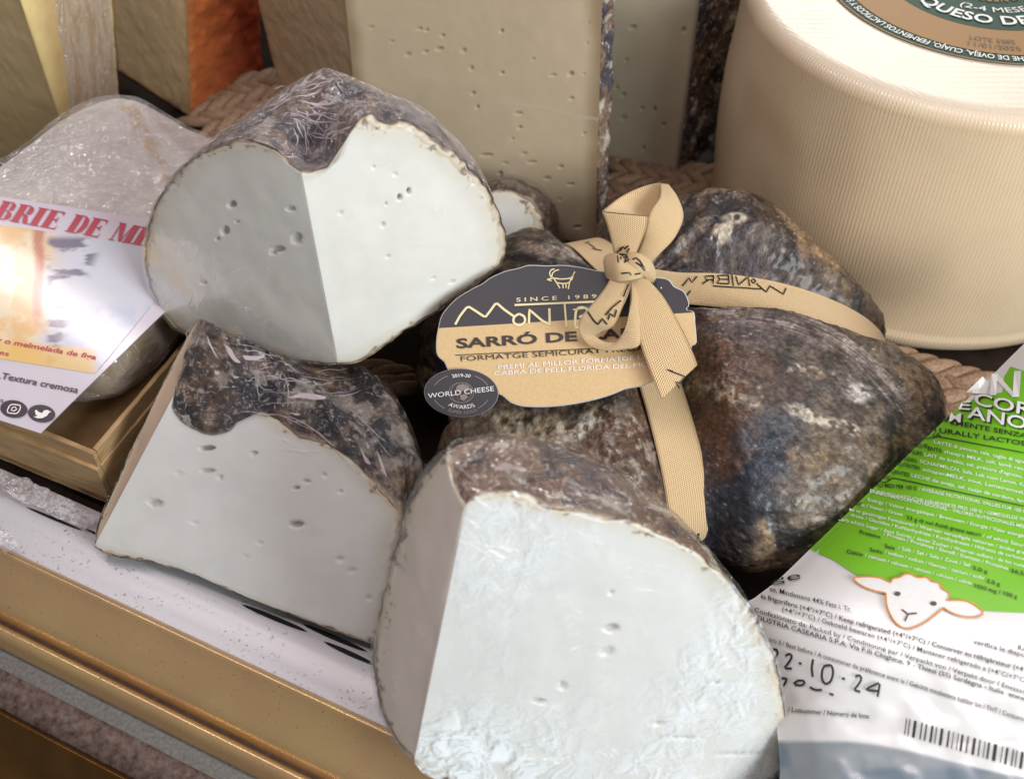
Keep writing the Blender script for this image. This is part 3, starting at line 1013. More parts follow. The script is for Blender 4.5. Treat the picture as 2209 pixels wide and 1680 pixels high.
block(rt, [corner((255, 150), (236, -40)), corner((412, 252), (402, -40)), corner((565, 158), (560, -40)), corner((400, 60), (392, -60))], [
    ('cut_face', M_AGED, agedcol((0.74, 0.57, 0.33), (0.70, 0.44, 0.20), 421, 0.06), 0.001, []),
    ('rind', M_WAX, orangecol, 0.004, []), None, None], 420, n=90)
rt = thing('cheese_wedge', 'pale yellow film wrapped cheese wedge at the top left corner', 'cheese', tuple(at_z(180, 410, 0)), 'big aged wedges standing at the back')
ob = block(rt, [corner((-120, 300), (-200, -40)), corner((184, 425), (30, -40)), corner((262, 290), (238, -40)), corner((60, 200), (40, -60))], [
    ('cut_face', M_AGED, agedcol((0.66, 0.52, 0.28), (0.58, 0.44, 0.24), 431, 0.04), 0.0008, []),
    ('cut_face', M_AGED, agedcol((0.88, 0.70, 0.33), (0.70, 0.50, 0.22), 432, 0.03), 0.001, []), None, None], 430, n=90)
b0, t0 = corner((186, 420), (120, -40))
b1, t1 = corner((266, 288), (243, -40))
U, V_ = np.meshgrid(np.linspace(0, 1, 60), np.linspace(0, 1, 60), indexing='ij')
P = (b0 * (1 - U[..., None]) + b1 * U[..., None]) * (1 - V_[..., None]) + (t0 * (1 - U[..., None]) + t1 * U[..., None]) * V_[..., None]
P = P + np.array([0, -0.004, 0.002]) * (0.6 + fbm(P, 60, 3)[..., None])
mk('cling_film', P, gridf(60, 60), film('mauve_cling_film', tint=(0.88, 0.80, 0.84), rough=0.14, creases=38, stretch=(2, 2, 0.6), strength=0.9, dist=0.004, base=0.05, haze=0.16), rt)
# a further dull block right at the back, seen as a narrow strip
rt = thing('cheese_wedge', 'dull brown cheese wedge far back between the orange and the large beige wedge', 'cheese', tuple(at_z(560, 40, 0)), 'big aged wedges standing at the back')
block(rt, [corner((470, 10), (450, -60)), corner((600, 30), (588, -60)), corner((680, -10), (660, -60))], [
    ('cut_face', M_AGED, agedcol((0.42, 0.30, 0.19), (0.32, 0.22, 0.14), 441, 0.05), 0.001, []),
    ('rind', M_RIND, rindcol(442, tan=1, white=0.3), 0.003, []), None], 440, n=40)

# small white piece peeping out behind the upper piece
def M_d(A0, A1):
    return [A0, at_y(1060, 395, 0.447), at_y(1110, 388, 0.462), at_y(1165, 420, 0.465), at_y(1195, 480, 0.462), at_y(1190, 560, 0.455), A1]


wedge('cheese_piece', 'small white goat cheese piece peeping out behind the top piece', [(1020, 440), (1040, 600)], [0.435, 0.425],
      [(1020, 440), (990, 450), (970, 500), (980, 560), (1040, 600)],
      [(1020, 440), (1050, 418), (1085, 410), (1120, 420), (1150, 442), (1168, 470), (1178, 505), (1180, 550), (1150, 590), (1090, 605), (1040, 600)], M_d, 150, -4, [], [(1150, 480, 3, 12, .3)], 505, group='cut goat cheese pieces with mouldy rind',
      nt_=160, nu=50, ns=40)

# =================================================================== the pale wheel
M_WHEEL, t, b, o_ = nt('basket_marked_rind')
at = t.nodes.new('ShaderNodeAttribute')
at.attribute_name = 'tint'
uvn = t.nodes.new('ShaderNodeUVMap')
sep = t.nodes.new('ShaderNodeSeparateXYZ')
t.links.new(uvn.outputs[0], sep.inputs[0])
u_, v_ = sep.outputs[0], sep.outputs[1]
st = math_(t, 'SINE', math_(t, 'MULTIPLY', u_, 2 * math.pi))
dt = math_(t, 'SINE', math_(t, 'MULTIPLY', v_, 2 * math.pi))
wv = math_(t, 'ADD', math_(t, 'MULTIPLY', st, 0.6), math_(t, 'MULTIPLY', math_(t, 'MULTIPLY', st, dt), 0.5))
ns_ = noise(t, coord(t), 260, 4, 0.6)
hh = math_(t, 'ADD', math_(t, 'MULTIPLY', wv, 0.5), math_(t, 'MULTIPLY', ns_, 0.5))
hh = math_(t, 'MULTIPLY', hh, rng_(t, noise(t, coord(t), 35, 3, 0.6), 0.3, 0.7, 0.4, 1.3))
bump(t, b, hh, 0.42, 0.00030)
g = t.nodes.new('ShaderNodeCombineColor')
fx = rng_(t, wv, -1, 1, 0.965, 1.03)
for i in range(3): t.links.new(fx, g.inputs[i])
t.links.new(cmix(t, 1.0, at.outputs['Color'], g.outputs[0], 'MULTIPLY'), b.inputs['Base Color'])
b.inputs['Roughness'].default_value = 0.36
b.inputs['Subsurface Weight'].default_value = 0.25
b.inputs['Subsurface Radius'].default_value = (0.006, 0.004, 0.002)
b.inputs['Subsurface Scale'].default_value = 1.0
b.inputs['Coat Weight'].default_value = 0.15
WX, WY, WR, WH, WZ = 0.2163, 0.4870, 0.1085, 0.1330, -0.003
wheel = thing('round_cheese', 'whole pale round cheese with cloth patterned rind and green gold label on top', 'cheese', (WX, WY, 0))
prof = [(0.0, WH)]
for r in np.linspace(0.01, WR - 0.012, 30): prof.append((r, WH))
for a in np.linspace(90, 0, 22): prof.append((WR - 0.010 + 0.0080 * math.cos(math.radians(a)), WH - 0.008 + 0.008 * math.sin(math.radians(a))))
for z in np.linspace(WH - 0.009, 0.012, 80): prof.append((WR - 0.002 + 0.0030 * math.sin(math.pi * ((z - 0.010) / (WH - 0.018))), z))
for a in np.linspace(0, -90, 10): prof.append((WR - 0.008 + 0.007 * math.cos(math.radians(a)), 0.010 + 0.010 * math.sin(math.radians(a))))
prof.append((0, 0.0))
prof = np.array(prof)
na = 500
aa = np.linspace(0, 2 * math.pi, na, endpoint=False)
V = np.stack([WX + prof[:, None, 0] * np.cos(aa), WY + prof[:, None, 0] * np.sin(aa), WZ + prof[:, None, 1] * np.ones(na)], -1)
V[..., 2] += 0.0
V += ((fbm(V, 18, 2, 9) - 0.5) * 0.003 * (sstep(WH - 0.006, WH - 0.03, V[..., 2])))[..., None] * nrm(V - np.array([WX, WY, 0.05]))
istop = (prof[:, 1] >= WH - 0.0006)[:, None] * np.ones((1, na), bool)
UV = np.stack([np.where(istop, (V[..., 0] * 0.80 + V[..., 1] * 0.60) / 0.0021, aa[None] * WR / 0.0017), np.where(istop, V[..., 1] / 0.004, V[..., 2] / 0.0017)], -1)
UV[..., 0] = np.where(istop, UV[..., 0], np.round(2 * math.pi * WR / 0.0017) * aa[None] / (2 * math.pi))
C = np.ones(V.shape) * np.array([0.71, 0.56, 0.375])
C = C * (1 + 0.22 * (fbm(V, 20, 4, 4) - 0.5))[..., None]
C = mixc(C, [0.58, 0.40, 0.24], sstep(0.52, 0.68, fbm(V, 14, 3, 6)) * 0.45)
C = mixc(C, [0.86, 0.76, 0.64], sstep(WH - 0.010, WH, V[..., 2]) * 0.85)
mk('rind', V, gridf(len(prof), na, wrap=True), M_WHEEL, wheel, color=C, uv=UV)
# round label on its top, laid out in its own plane round (LX, LY)
WTOP = WH + WZ + 0.0004


class FlatPrint(Print):
    """print laid out directly in metres on a horizontal label"""
    def __init__(self, z): super().__init__(None); self.z = z
    def add(self, P2, F):
        P2 = np.asarray(P2, float).reshape(-1, 2)
        self.V.append(np.c_[P2, np.full(len(P2), self.z)])
        self.F += [tuple(i + self.n for i in f) for f in F]
        self.n += len(P2)


def disc(c, rx, ry, n=96, r0=None):
    a = np.linspace(0, 2 * math.pi, n, endpoint=False)
    return np.stack([c[0] + rx * np.cos(a), c[1] + ry * np.sin(a)], 1)


M_GREEN = printed('dark_green_print', lin(22, 70, 54), 0.6)
M_GOLDP = printed('gold_print', lin(164, 124, 74), 0.55, 0.1)
M_WHITEP = printed('white_print', (0.88, 0.88, 0.86), 0.4)
M_BLACKP = printed('black_print', (0.012, 0.012, 0.013), 0.4)
LC = np.array([WX + 0.006, WY + 0.010])
LR = 0.0755
lab = thing('top_label', None, None)
bpy.data.objects.remove(lab)
fp = FlatPrint(WTOP)
fp.poly([tuple(p) for p in disc(LC, LR, LR)])
labo = fp.done('label', M_GREEN, wheel)
def ring(c, r1, r2, z, mat, nm, par, n=120):
    a = np.linspace(0, 2 * math.pi, n, endpoint=False)
    V = np.concatenate([np.stack([c[0] + r * np.cos(a), c[1] + r * np.sin(a), a * 0 + z], 1) for r in (r1, r2)])
    return mk(nm, V, gridf(2, n, wrap=True), mat, par, smoothf=False)
ring(LC, LR - 0.0078, LR - 0.0290, WTOP + 0.0002, M_GOLDP, 'gold_band', labo)
ring(LC, LR, LR - 0.0008, WTOP + 0.0003, M_GOLDP, 'gold_line', labo)
ring(LC, LR - 0.0285, LR - 0.0300, WTOP + 0.0003, M_GREEN, 'green_line', labo)


def flat_arc(fpt, s, r, a0, a1, h, bold=0.0):
    """text round LC, reading anticlockwise from a0 to a1 when a1 > a0 (tops inwards)"""
    V, F = glyphs(s, bold)
    a = np.radians(lerp(a0, a1, V[:, 0]))
    sgn = -1 if a1 > a0 else 1
    rr = r + sgn * V[:, 1] * h
    fpt.add(np.stack([LC[0] + rr * np.cos(a), LC[1] + rr * np.sin(a)], 1), F)


fw = FlatPrint(WTOP + 0.0005)
flat_arc(fw, 'QUESO DE OVEJA', LR - 0.0335, 208, 330, 0.0072, 0.02)
flat_arc(fw, '(2-4 MESES)', LR - 0.044, 232, 300, 0.0045, 0.0)
fw.done('white_lettering', M_WHITEP, labo)
fw = FlatPrint(WTOP + 0.0005)
# this rim text faces outwards, so it reads upside down from here
flat_arc(fw, 'CONSERVAR DE 4 A 8 C. INGREDIENTES: LECHE DE OVEJA, CUAJO, FERMENTOS LACTICOS Y SAL 1 CORTEZA NO COMESTIBLE', LR - 0.0062, 330, 150, 0.0036, 0.012)
fw.done('rim_lettering', M_WHITEP, labo)
fw = FlatPrint(WTOP + 0.0005)
flat_arc(fw, 'SEMICURADO', LR - 0.054, 225, 310, 0.0075, 0.01)
fw.done('gold_lettering', M_GOLDP, labo)
fw = FlatPrint(WTOP + 0.0005)
flat_arc(fw, 'LOTE 5582', LR - 0.0165, 247, 266, 0.0036, 0.0)
flat_arc(fw, '11/01/2025', LR - 0.0112, 247, 267, 0.0036, 0.0)
fw.done('date_stamp', printed('stamp_ink', lin(70, 55, 35)), labo)

# =================================================================== the whole cheese tied with ribbon
BC = np.array([0.066, 0.332, 0.026])
XC = np.array([0.050, 0.357])                 # where the ribbons cross on top
RIB_AZ = [(-7, 'r'), (-80, 'd'), (205, 'l'), (112, 'u')]
RW = 0.0168
AZT = np.array([-180, -150, -120, -95, -70, -45, -20, 0, 20, 45, 65, 90, 115, 140, 165, 180.0])
AZR = np.array([0.108, 0.104, 0.094, 0.092, 0.096, 0.110, 0.118, 0.116, 0.106, 0.098, 0.100, 0.098, 0.100, 0.108, 0.110, 0.108])


def bag(az, ph):
    """az, ph (0 = straight up) -> point"""
    R0 = np.interp((np.degrees(az) + 180) % 360 - 180, AZT, AZR)
    c, s = np.cos(ph), np.sin(ph)
    zt = 0.047
    zb = 0.026
    h = np.where(c >= 0, zt, zb)
    e = 2.5
    r = (np.abs(s / R0) ** e + np.abs(c / h) ** e) ** (-1 / e)
    P = np.stack([BC[0] + r * s * np.cos(az), BC[1] + r * s * np.sin(az), BC[2] + r * c], -1)
    # grooves pressed in by the ribbon, measured from the crossing point
    q = P[..., :2] - XC
    g = np.zeros(q.shape[:-1])
    for a, _ in RIB_AZ:
        a = math.radians(a)
        al = q[..., 0] * math.cos(a) + q[..., 1] * math.sin(a)
        pe = -q[..., 0] * math.sin(a) + q[..., 1] * math.cos(a)
        gg = np.exp(-(np.abs(pe) / 0.0160) ** 3.6) * sstep(-0.012, 0.006, al)
        gg = gg * (0.55 + 0.45 * sstep(0.0, 0.03, al)) + 0.0
        g = np.maximum(g, gg)
    depth = 0.013 * g
    P = P - nrm(P - (BC - [0, 0, 0.02])) * depth[..., None]
    # lobes swell between the ribbons
    dd = np.hypot(q[..., 0], q[..., 1])
    P[..., 2] += 0.005 * (1 - g) * sstep(0.015, 0.05, dd) * sstep(0.115, 0.06, dd) * (c > 0)
    # back right lobe stands higher
    b_ = np.exp(-(((P[..., 0] - 0.105) / 0.035) ** 2 + ((P[..., 1] - 0.395) / 0.035) ** 2))
    P[..., 2] += 0.016 * b_ * (1 - g) * (c > 0)
    fl = np.exp(-(((P[..., 0] - 0.010) / 0.055) ** 2 + ((P[..., 1] - 0.285) / 0.050) ** 2))
    P[..., 2] -= 0.016 * fl * (c > 0)
    bag.g = g
    return P


n1_, n2_ = 900, 420
AZ = np.linspace(-math.pi, math.pi, n1_, endpoint=False)
PH = np.linspace(0.0005, math.pi - 0.0005, n2_)
PHg, AZg = np.meshgrid(PH, AZ, indexing='ij')
S = bag(AZg, PHg)
bed = 1 - 0.85 * sstep(0.45, 0.9, bag.g)
gy, gx = np.gradient(S, axis=0), np.gradient(S, axis=1)
nn = nrm(np.cross(gy, gx))
if ((S - BC) * nn).sum() < 0: nn = -nn
wr = (fbm(S, 45, 3, 61) - 0.5) * 0.0034 + (fbm(S, 220, 4, 62) - 0.5) * 0.0019
# pleats gathered towards the crossing
q = S[..., :2] - XC
ang = np.arctan2(q[..., 1], q[..., 0])
rad = np.hypot(q[..., 0], q[..., 1])
wr += 0.0011 * np.sin(ang * 26 + 6 * fbm(S, 30, 2, 63)) * sstep(0.075, 0.02, rad)
S = S + nn * (wr * bed)[..., None]
S[..., 2] = np.maximum(S[..., 2], 0.0005)
px = proj(S)
C = np.ones(S.shape) * np.array([0.105, 0.072, 0.054])
a1, a2, a3, a4 = fbm(S, 48, 5, 71), fbm(S, 130, 5, 72), fbm(S, 420, 4, 73), fbm(S, 900, 3, 74)
C = mixc(C, [0.026, 0.023, 0.025], sstep(0.47, 0.58, a1))
C = mixc(C, [0.21, 0.175, 0.145], sstep(0.52, 0.62, a2) * 0.7)
C = mixc(C, [0.40, 0.31, 0.20], sstep(0.57, 0.66, fbm(S, 95, 5, 75)) * 0.7)
C = mixc(C, [0.020, 0.018, 0.020], sstep(0.58, 0.66, fbm(S, 160, 5, 78)) * 0.8)


def blot(x, y, rx, ry, rot, seed, hard=0.5):
    X, Y = px[..., 0] - x, px[..., 1] - y
    cr, sr = math.cos(math.radians(rot)), math.sin(math.radians(rot))
    u = (X * cr + Y * sr) / rx
    v = (-X * sr + Y * cr) / ry
    q_ = np.sqrt(u * u + v * v) + (fbm(S, 110, 4, seed) - 0.5) * 1.5
    return sstep(1 + hard * 0.5, 1 - hard * 0.5, q_)


C = mixc(C, [0.028, 0.044, 0.075], blot(1640, 960, 95, 190, 20, 81, .8) * 0.9)
C = mixc(C, [0.040, 0.050, 0.072], blot(1560, 1150, 60, 110, 0, 82, .9) * 0.8)
C = mixc(C, [0.17, 0.075, 0.040], blot(1600, 800, 140, 60, 20, 83, .9) * 0.65)
C = mixc(C, [0.15, 0.075, 0.042], blot(1560, 880, 75, 150, 25, 84, .7) * 0.9)
C = mixc(C, [0.16, 0.090, 0.055], blot(1350, 980, 90, 120, 0, 103, .8) * 0.6)
C = mixc(C, [0.14, 0.078, 0.048], blot(960, 960, 110, 60, 0, 104, .8) * 0.7)
C = mixc(C, [0.16, 0.125, 0.145], blot(1620, 690, 170, 45, 12, 85, .9) * 0.6)
C = mixc(C, [0.075, 0.070, 0.095], blot(1560, 550, 110, 90, 0, 86, .9) * 0.7)
C = mixc(C, [0.40, 0.29, 0.17], blot(1752, 490, 42, 100, -28, 87, .9) * 0.85)
C = mixc(C, [0.15, 0.14, 0.135], blot(1780, 830, 180, 110, 20, 88, 1) * 0.6)
C = mixc(C, [0.24, 0.19, 0.13], blot(1800, 1030, 120, 80, -30, 89, 1) * 0.6)
C = mixc(C, [0.20, 0.125, 0.075], blot(1180, 960, 240, 60, -6, 90, 1) * 0.5)
C = mixc(C, [0.30, 0.245, 0.18], blot(1000, 930, 70, 40, 0, 91, 1) * 0.5)
C = mixc(C, [0.74, 0.71, 0.60], blot(1558, 502, 20, 34, 20, 92, .35) * (a2 > 0.36))
C = mixc(C, [0.72, 0.70, 0.60], blot(1580, 470, 28, 12, -10, 93, .4))
C = mixc(C, [0.10, 0.09, 0.09], blot(1590, 470, 7, 6, 0, 94, .3))
C = mixc(C, [0.66, 0.67, 0.66], blot(1848, 838, 38, 26, 30, 95, .8) * sstep(.3, .5, a3))
C = mixc(C, [0.62, 0.60, 0.52], blot(1790, 910, 85, 15, 18, 96, .6) * sstep(.40, .55, a3))
C = mixc(C, [0.50, 0.47, 0.40], blot(1745, 800, 50, 12, 5, 97, .6) * sstep(.45, .6, a3))
C = mixc(C, [0.58, 0.52, 0.40], blot(1130, 935, 95, 42, 8, 98, .8) * sstep(.38, .52, a3))
C = mixc(C, [0.60, 0.60, 0.54], blot(1250, 925, 90, 22, -35, 99, .7) * sstep(.36, .5, a3))
C = mixc(C, [0.42, 0.38, 0.30], blot(1560, 840, 90, 30, 12, 100, .8) * sstep(.5, .58, a3))
C = mixc(C, [0.50, 0.44, 0.40], blot(1180, 540, 60, 16, 10, 101, .8) * 0.7)
# satin highlights painted as silvery streaks along the crease below the ribbon
cv = smooth([(1480, 672), (1600, 668), (1720, 690), (1830, 745), (1920, 830), (1975, 910)], 160)
sel = (np.abs(px[..., 0] - 1740) < 330) & (np.abs(px[..., 1] - 760) < 230)
pq = px[sel]
d2 = ((pq[:, None] - cv[None]) ** 2).sum(-1)
ix = d2.argmin(1)
tn = nrm(np.gradient(cv, axis=0))[ix]
dd_ = pq - cv[ix]
across = tn[:, 0] * dd_[:, 1] - tn[:, 1] * dd_[:, 0]
stv = fbm(np.stack([ix / 22.0, across / 3.2, 0 * across], -1), 1.0, 3, 111)
ms = np.zeros(px.shape[:2])
ms[sel] = sstep(36, 8, np.abs(across - 4)) * sstep(0.48, 0.66, stv) * sstep(0, 15, ix)
C = mixc(C, [0.46, 0.42, 0.42], ms * 0.8)
C = mixc(C, [0.46, 0.44, 0.40], blot(1340, 1000, 60, 90, 10, 102, 1) * sstep(.48, .62, a3) * 0.8)
C = mixc(C, [0.60, 0.58, 0.55], sstep(0.72, 0.80, a4) * sstep(.42, .58, fbm(S, 60, 3, 76)) * 0.5)
C = mixc(C, C * 0.35, sstep(0.52, 0.66, fbm(S * np.array([1, 1, 1.4]) + 0.004 * fbm(S, 60, 2, 7)[..., None], 200, 5, 79)) * 0.55)
C = mixc(C, np.minimum(C * 1.7 + 0.015, 0.7), sstep(0.58, 0.72, fbm(S, 330, 4, 80)) * 0.45)
C = C * (0.38 + 0.62 * sstep(.2, .8, fbm(S, 750, 3, 77)))[..., None] * np.array([1.04, 0.93, 0.84])
tied = thing('tied_cheese', 'whole dark mottled goat cheese tied crosswise with printed peach ribbon into bulging lobes', 'cheese', (BC[0], BC[1], 0))
bag_o = mk('rind', S, gridf(n2_, n1_, wrap=True), M_BAGRIND, tied, color=C)
BAGSURF = bvh_surf([bag_o])

# ribbon material: twill weave
M_RIB, t, b, o_ = nt('peach_twill_ribbon')
uvn = t.nodes.new('ShaderNodeUVMap')
sep = t.nodes.new('ShaderNodeSeparateXYZ')
t.links.new(uvn.outputs[0], sep.inputs[0])
s1 = math_(t, 'SINE', math_(t, 'MULTIPLY', math_(t, 'ADD', sep.outputs[0], math_(t, 'MULTIPLY', sep.outputs[1], 0.55)), 2 * math.pi / 0.00072))
s2 = math_(t, 'SINE', math_(t, 'MULTIPLY', sep.outputs[1], 2 * math.pi / 0.00075))
hw = math_(t, 'ADD', s1, math_(t, 'MULTIPLY', s2, 0.6))
bump(t, b, hw, 0.8, 0.00022)
cc = cmix(t, rng_(t, hw, -1.6, 1.2, 0, 1), lin(226, 180, 122), lin(250, 224, 176))
t.links.new(cc, b.inputs['Base Color'])
b.inputs['Roughness'].default_value = 0.7
b.inputs['Sheen Weight'].default_value = 0.2
b.inputs['Subsurface Weight'].default_value = 0.1
b.inputs['Subsurface Radius'].default_value = (0.001, 0.0007, 0.0004)
b.inputs['Subsurface Scale'].default_value = 1.0


def strip(name, Lp, Rp, parent, n=90, nw=12, dome=0.0, thick=0.0006, mat=None):
    """ribbon between two matched rows of 3-D edge points"""
    Ls, Rs = sections(Lp, n), sections(Rp, n)
    wv = np.linspace(0, 1, nw)
    V = Ls[:, None] * (1 - wv[:, None]) + Rs[:, None] * wv[:, None]
    gu, gv = np.gradient(V, axis=0), np.gradient(V, axis=1)
    nr = nrm(np.cross(gu, gv))
    toc = (nrm(CAM - V) * nr).sum(-1)
    V = V + nrm(CAM - V) * (dome * np.sin(np.pi * wv) ** 0.8)[None, :, None]
    top, bot = V + nr * thick / 2, V - nr * thick / 2
    mid = (Ls + Rs) / 2
    le = np.r_[0, np.cumsum(np.linalg.norm(np.diff(mid, axis=0), axis=1))]
    W = 0.0155
    uv = np.stack([np.repeat(le[:, None], nw, 1), np.repeat(wv[None] * W, n, 0)], -1)
    F = np.vstack([gridf(n, nw), gridf(n, nw, flip=True, base=n * nw)])
    side = []
    for i in range(n - 1):
        for j in (0, nw - 1):
            a, b2 = i * nw + j, (i + 1) * nw + j
            side.append((a, b2, b2 + n * nw, a + n * nw))
    F = np.vstack([F, np.array(side)])
    return mk(name, np.concatenate([top.reshape(-1, 3), bot.reshape(-1, 3)]), F, mat or M_RIB, parent, uv=np.concatenate([uv.reshape(-1, 2)] * 2))


ribbon = thing('gift_ribbon', 'peach twill ribbon with black script tied in a bow round the dark mottled cheese', 'ribbon', (XC[0], XC[1], 0.06))
bag_tree_v = S.reshape(-1, 3)
tree = BVHTree.FromPolygons(bag_tree_v.tolist(), gridf(n2_, n1_, wrap=True).tolist())


def outer(p, d0):
    """first point of the rind met coming in towards the axis through d0"""
    d = Vector(nrm(d0 - p))
    h = tree.ray_cast(Vector(p), d)
    return np.array(h[0]) if h[0] is not None else None


rib_objs = {}
for a, nm in RIB_AZ:
    ar = math.radians(a)
    dv = np.array([math.cos(ar), math.sin(ar), 0])
    sv = np.array([-dv[1], dv[0], 0])
    core = np.array([XC[0], XC[1], 0.022])
    Lp, Rp = [], []
    for phv in np.linspace(0.0, 112, 26):
        pr_ = math.radians(phv)
        dirv = dv * math.sin(pr_) + np.array([0, 0, 1]) * math.cos(pr_)
        row = []
        for k in np.linspace(-0.5, 0.5, 5):
            st = core + dirv * 0.25 + sv * k * RW
            h = tree.ray_cast(Vector(st), Vector(-dirv))
            row.append(0.25 - h[3] if h[0] is not None else 0.03)
        dist = max(row) + 0.0014
        dl = 0.4 * dist + 0.6 * (max(row[0], row[1], row[2]) + 0.0014)
        dr = 0.4 * dist + 0.6 * (max(row[4], row[3], row[2]) + 0.0014)
        Lp.append(core + dirv * dl + sv * RW * -0.5)
        Rp.append(core + dirv * dr + sv * RW * 0.5)
    # keep it taut: smooth the distances
    Lp, Rp = np.array(Lp), np.array(Rp)
    for _ in range(3):
        Lp[1:-1] = (Lp[:-2] + 2 * Lp[1:-1] + Lp[2:]) / 4
        Rp[1:-1] = (Rp[:-2] + 2 * Rp[1:-1] + Rp[2:]) / 4
    rib_objs[nm] = strip('ribbon_band', Lp, Rp, ribbon, n=140)

# =================================================================== card label hanging on the ribbon
LP0 = at_y(1220, 730, 0.306)
LN = nrm(np.array([-0.10, -0.46, 0.88]))
LABEL = plane_surf(LP0, LN)


def off(x, y, mm):
    return on_plane(np.array([(x, y)], float), LP0 + LN * mm * 0.001, LN)[0]


lab_top = [(945, 708), (952, 682), (968, 660), (990, 640), (1020, 622), (1040, 612), (1060, 598), (1090, 585), (1120, 578), (1140, 572), (1180, 573), (1215, 572), (1250, 576), (1285, 583), (1320, 588), (1350, 598), (1400, 598), (1440, 602), (1455, 618), (1475, 628), (1484, 645), (1487, 658), (1480, 668)]
lab_rest = [(1497, 673), (1500, 700), (1503, 735), (1500, 742), (1492, 745), (1490, 760), (1470, 785), (1440, 808), (1410, 822), (1380, 833), (1350, 838), (1320, 850), (1280, 862), (1230, 872), (1180, 877), (1130, 876), (1102, 868), (1090, 858), (1078, 850),
            (1060, 848), (1040, 840), (1000, 820), (975, 808), (965, 795), (958, 780), (943, 765), (941, 735)]
outline = [tuple(p) for p in smooth(lab_top + lab_rest + [lab_top[0]], 200)[:-1]]
card = thing('cheese_tag', 'black and tan scalloped card label hanging from the bow with a round black award seal', 'label', tuple(LP0))
pts3 = LABEL(np.array(outline), 0.0)
V = np.concatenate([pts3, pts3 - LN * 0.0009])
m_ = len(outline)
mk('card', V, [tuple(range(m_)), tuple(range(2 * m_ - 1, m_ - 1, -1))] + [(i, (i + 1) % m_, (i + 1) % m_ + m_, i + m_) for i in range(m_)], plain('white_card_core', (0.72, 0.72, 0.72), 0.6), card, smoothf=False)
cx_, cy_ = 1220, 725
ins = [(cx_ + (x - cx_) * 0.994, cy_ + (y - cy_) * 0.990) for x, y in outline]
M_TAN = plain('tan_print', lin(218, 188, 138), 0.5, 0, 0.03, 900, 0.05, c2=lin(206, 176, 126))
M_INK = plain('charcoal_print', lin(46, 46, 54), 0.42, 0, 0.1, 1500, 0.05)
M_INKL = printed('brown_black_ink', lin(44, 34, 32))
M_CREAM = printed('cream_print', lin(240, 228, 176))
# the dividing line between black and tan
div = lambda x: 708 + (x - 945) * (674 - 708) / (1497 - 945)
topP = [p for p in ins if p[1] <= div(p[0]) + 0.5]
botP = [p for p in ins if p[1] > div(p[0]) + 0.5]


def clip(poly, f):
    out = []
    for i in range(len(poly)):
        a, b2 = poly[i], poly[(i + 1) % len(poly)]
        fa, fb = f(a), f(b2)
        if fa >= 0: out.append(a)
        if (fa >= 0) != (fb >= 0):
            k = fa / (fa - fb)
            out.append((a[0] + (b2[0] - a[0]) * k, a[1] + (b2[1] - a[1]) * k))
    return out


p_ = Print(LABEL, 0.00025)
p_.poly(clip(ins, lambda p: div(p[0]) - p[1]))
p_.done('black_panel', M_INK, card)
p_ = Print(LABEL, 0.00025)
p_.poly(clip(ins, lambda p: p[1] - div(p[0])))
p_.done('tan_panel', M_TAN, card)
k = Print(LABEL, 0.0006)
k.stroke([(982, 700), (992, 682), (1006, 664), (1012, 662), (1028, 672), (1043, 682), (1048, 683), (1058, 670), (1068, 656), (1073, 655), (1088, 668), (1108, 682)], 5.0, curve=False)
k.stroke([(1120, 677), (1131, 683), (1132, 695), (1120, 702), (1108, 695), (1110, 683)], 5.0, closed=True)
k.stroke([(1141, 698), (1142, 668), (1170, 692), (1186, 700), (1185, 665)], 5.0, curve=False)
k.stroke([(1110, 658), (1300, 650)], 4.4, curve=False)
k.stroke([(1218, 655), (1222, 706)], 4.0, curve=False)
k.stroke([(1240, 705), (1244, 668), (1262, 664), (1268, 676), (1250, 684), (1272, 690), (1262, 704), (1240, 706)], 5.0)
k.stroke([(1236, 668), (1268, 664)], 3.0, curve=False)
k.done('cream_lettering', M_CREAM, card)
k = Print(LABEL, 0.0006)
# goat drawing
for s_l in ([(1196, 580), (1187, 584), (1186, 594), (1194, 600)], [(1206, 582), (1194, 586), (1190, 597)], [(1180, 603), (1194, 600), (1210, 602), (1232, 599), (1240, 586)], [(1194, 600), (1201, 610), (1208, 622)],
            [(1201, 610), (1218, 612), (1228, 609)], [(1232, 599), (1228, 612), (1226, 624)], [(1214, 613), (1215, 622)], [(1221, 613), (1221, 621)], [(1180, 603), (1190, 606)], [(1238, 590), (1233, 605)]):
    k.stroke(s_l, 2.6)
k.done('goat_drawing', M_CREAM, card)
k = Print(LABEL, 0.0006)
k.text('S I N C E   1 9 8 9', (1114, 651), (1287, 643), 8.5, 0.01)
k.text("'", (1425, 628), (1428, 628), 8, 0.02)
k.done('cream_lettering', M_CREAM, card)
k = Print(LABEL, 0.0006)
k.text('SARRÓ DE CABRA', (985, 751), (1442, 722), 20, 0.030)
k.stroke([(982, 766), (1480, 742)], 1.6, curve=False)
k.text('FORMATGE SEMICURAT FREGAT', (994, 779), (1408, 755), 10.5, 0.0)
k.done('dark_lettering', M_INKL, card)
k = Print(LABEL, 0.0006)
k.text('PREMI AL MILLOR FORMATGE DE', (1075, 797), (1402, 774), 9.5, 0.0)
k.text('CABRA DE PELL FLORIDA DEL MÓN', (1066, 810), (1416, 790), 9.5, 0.0)
k.done('white_lettering', M_WHITEP, card)
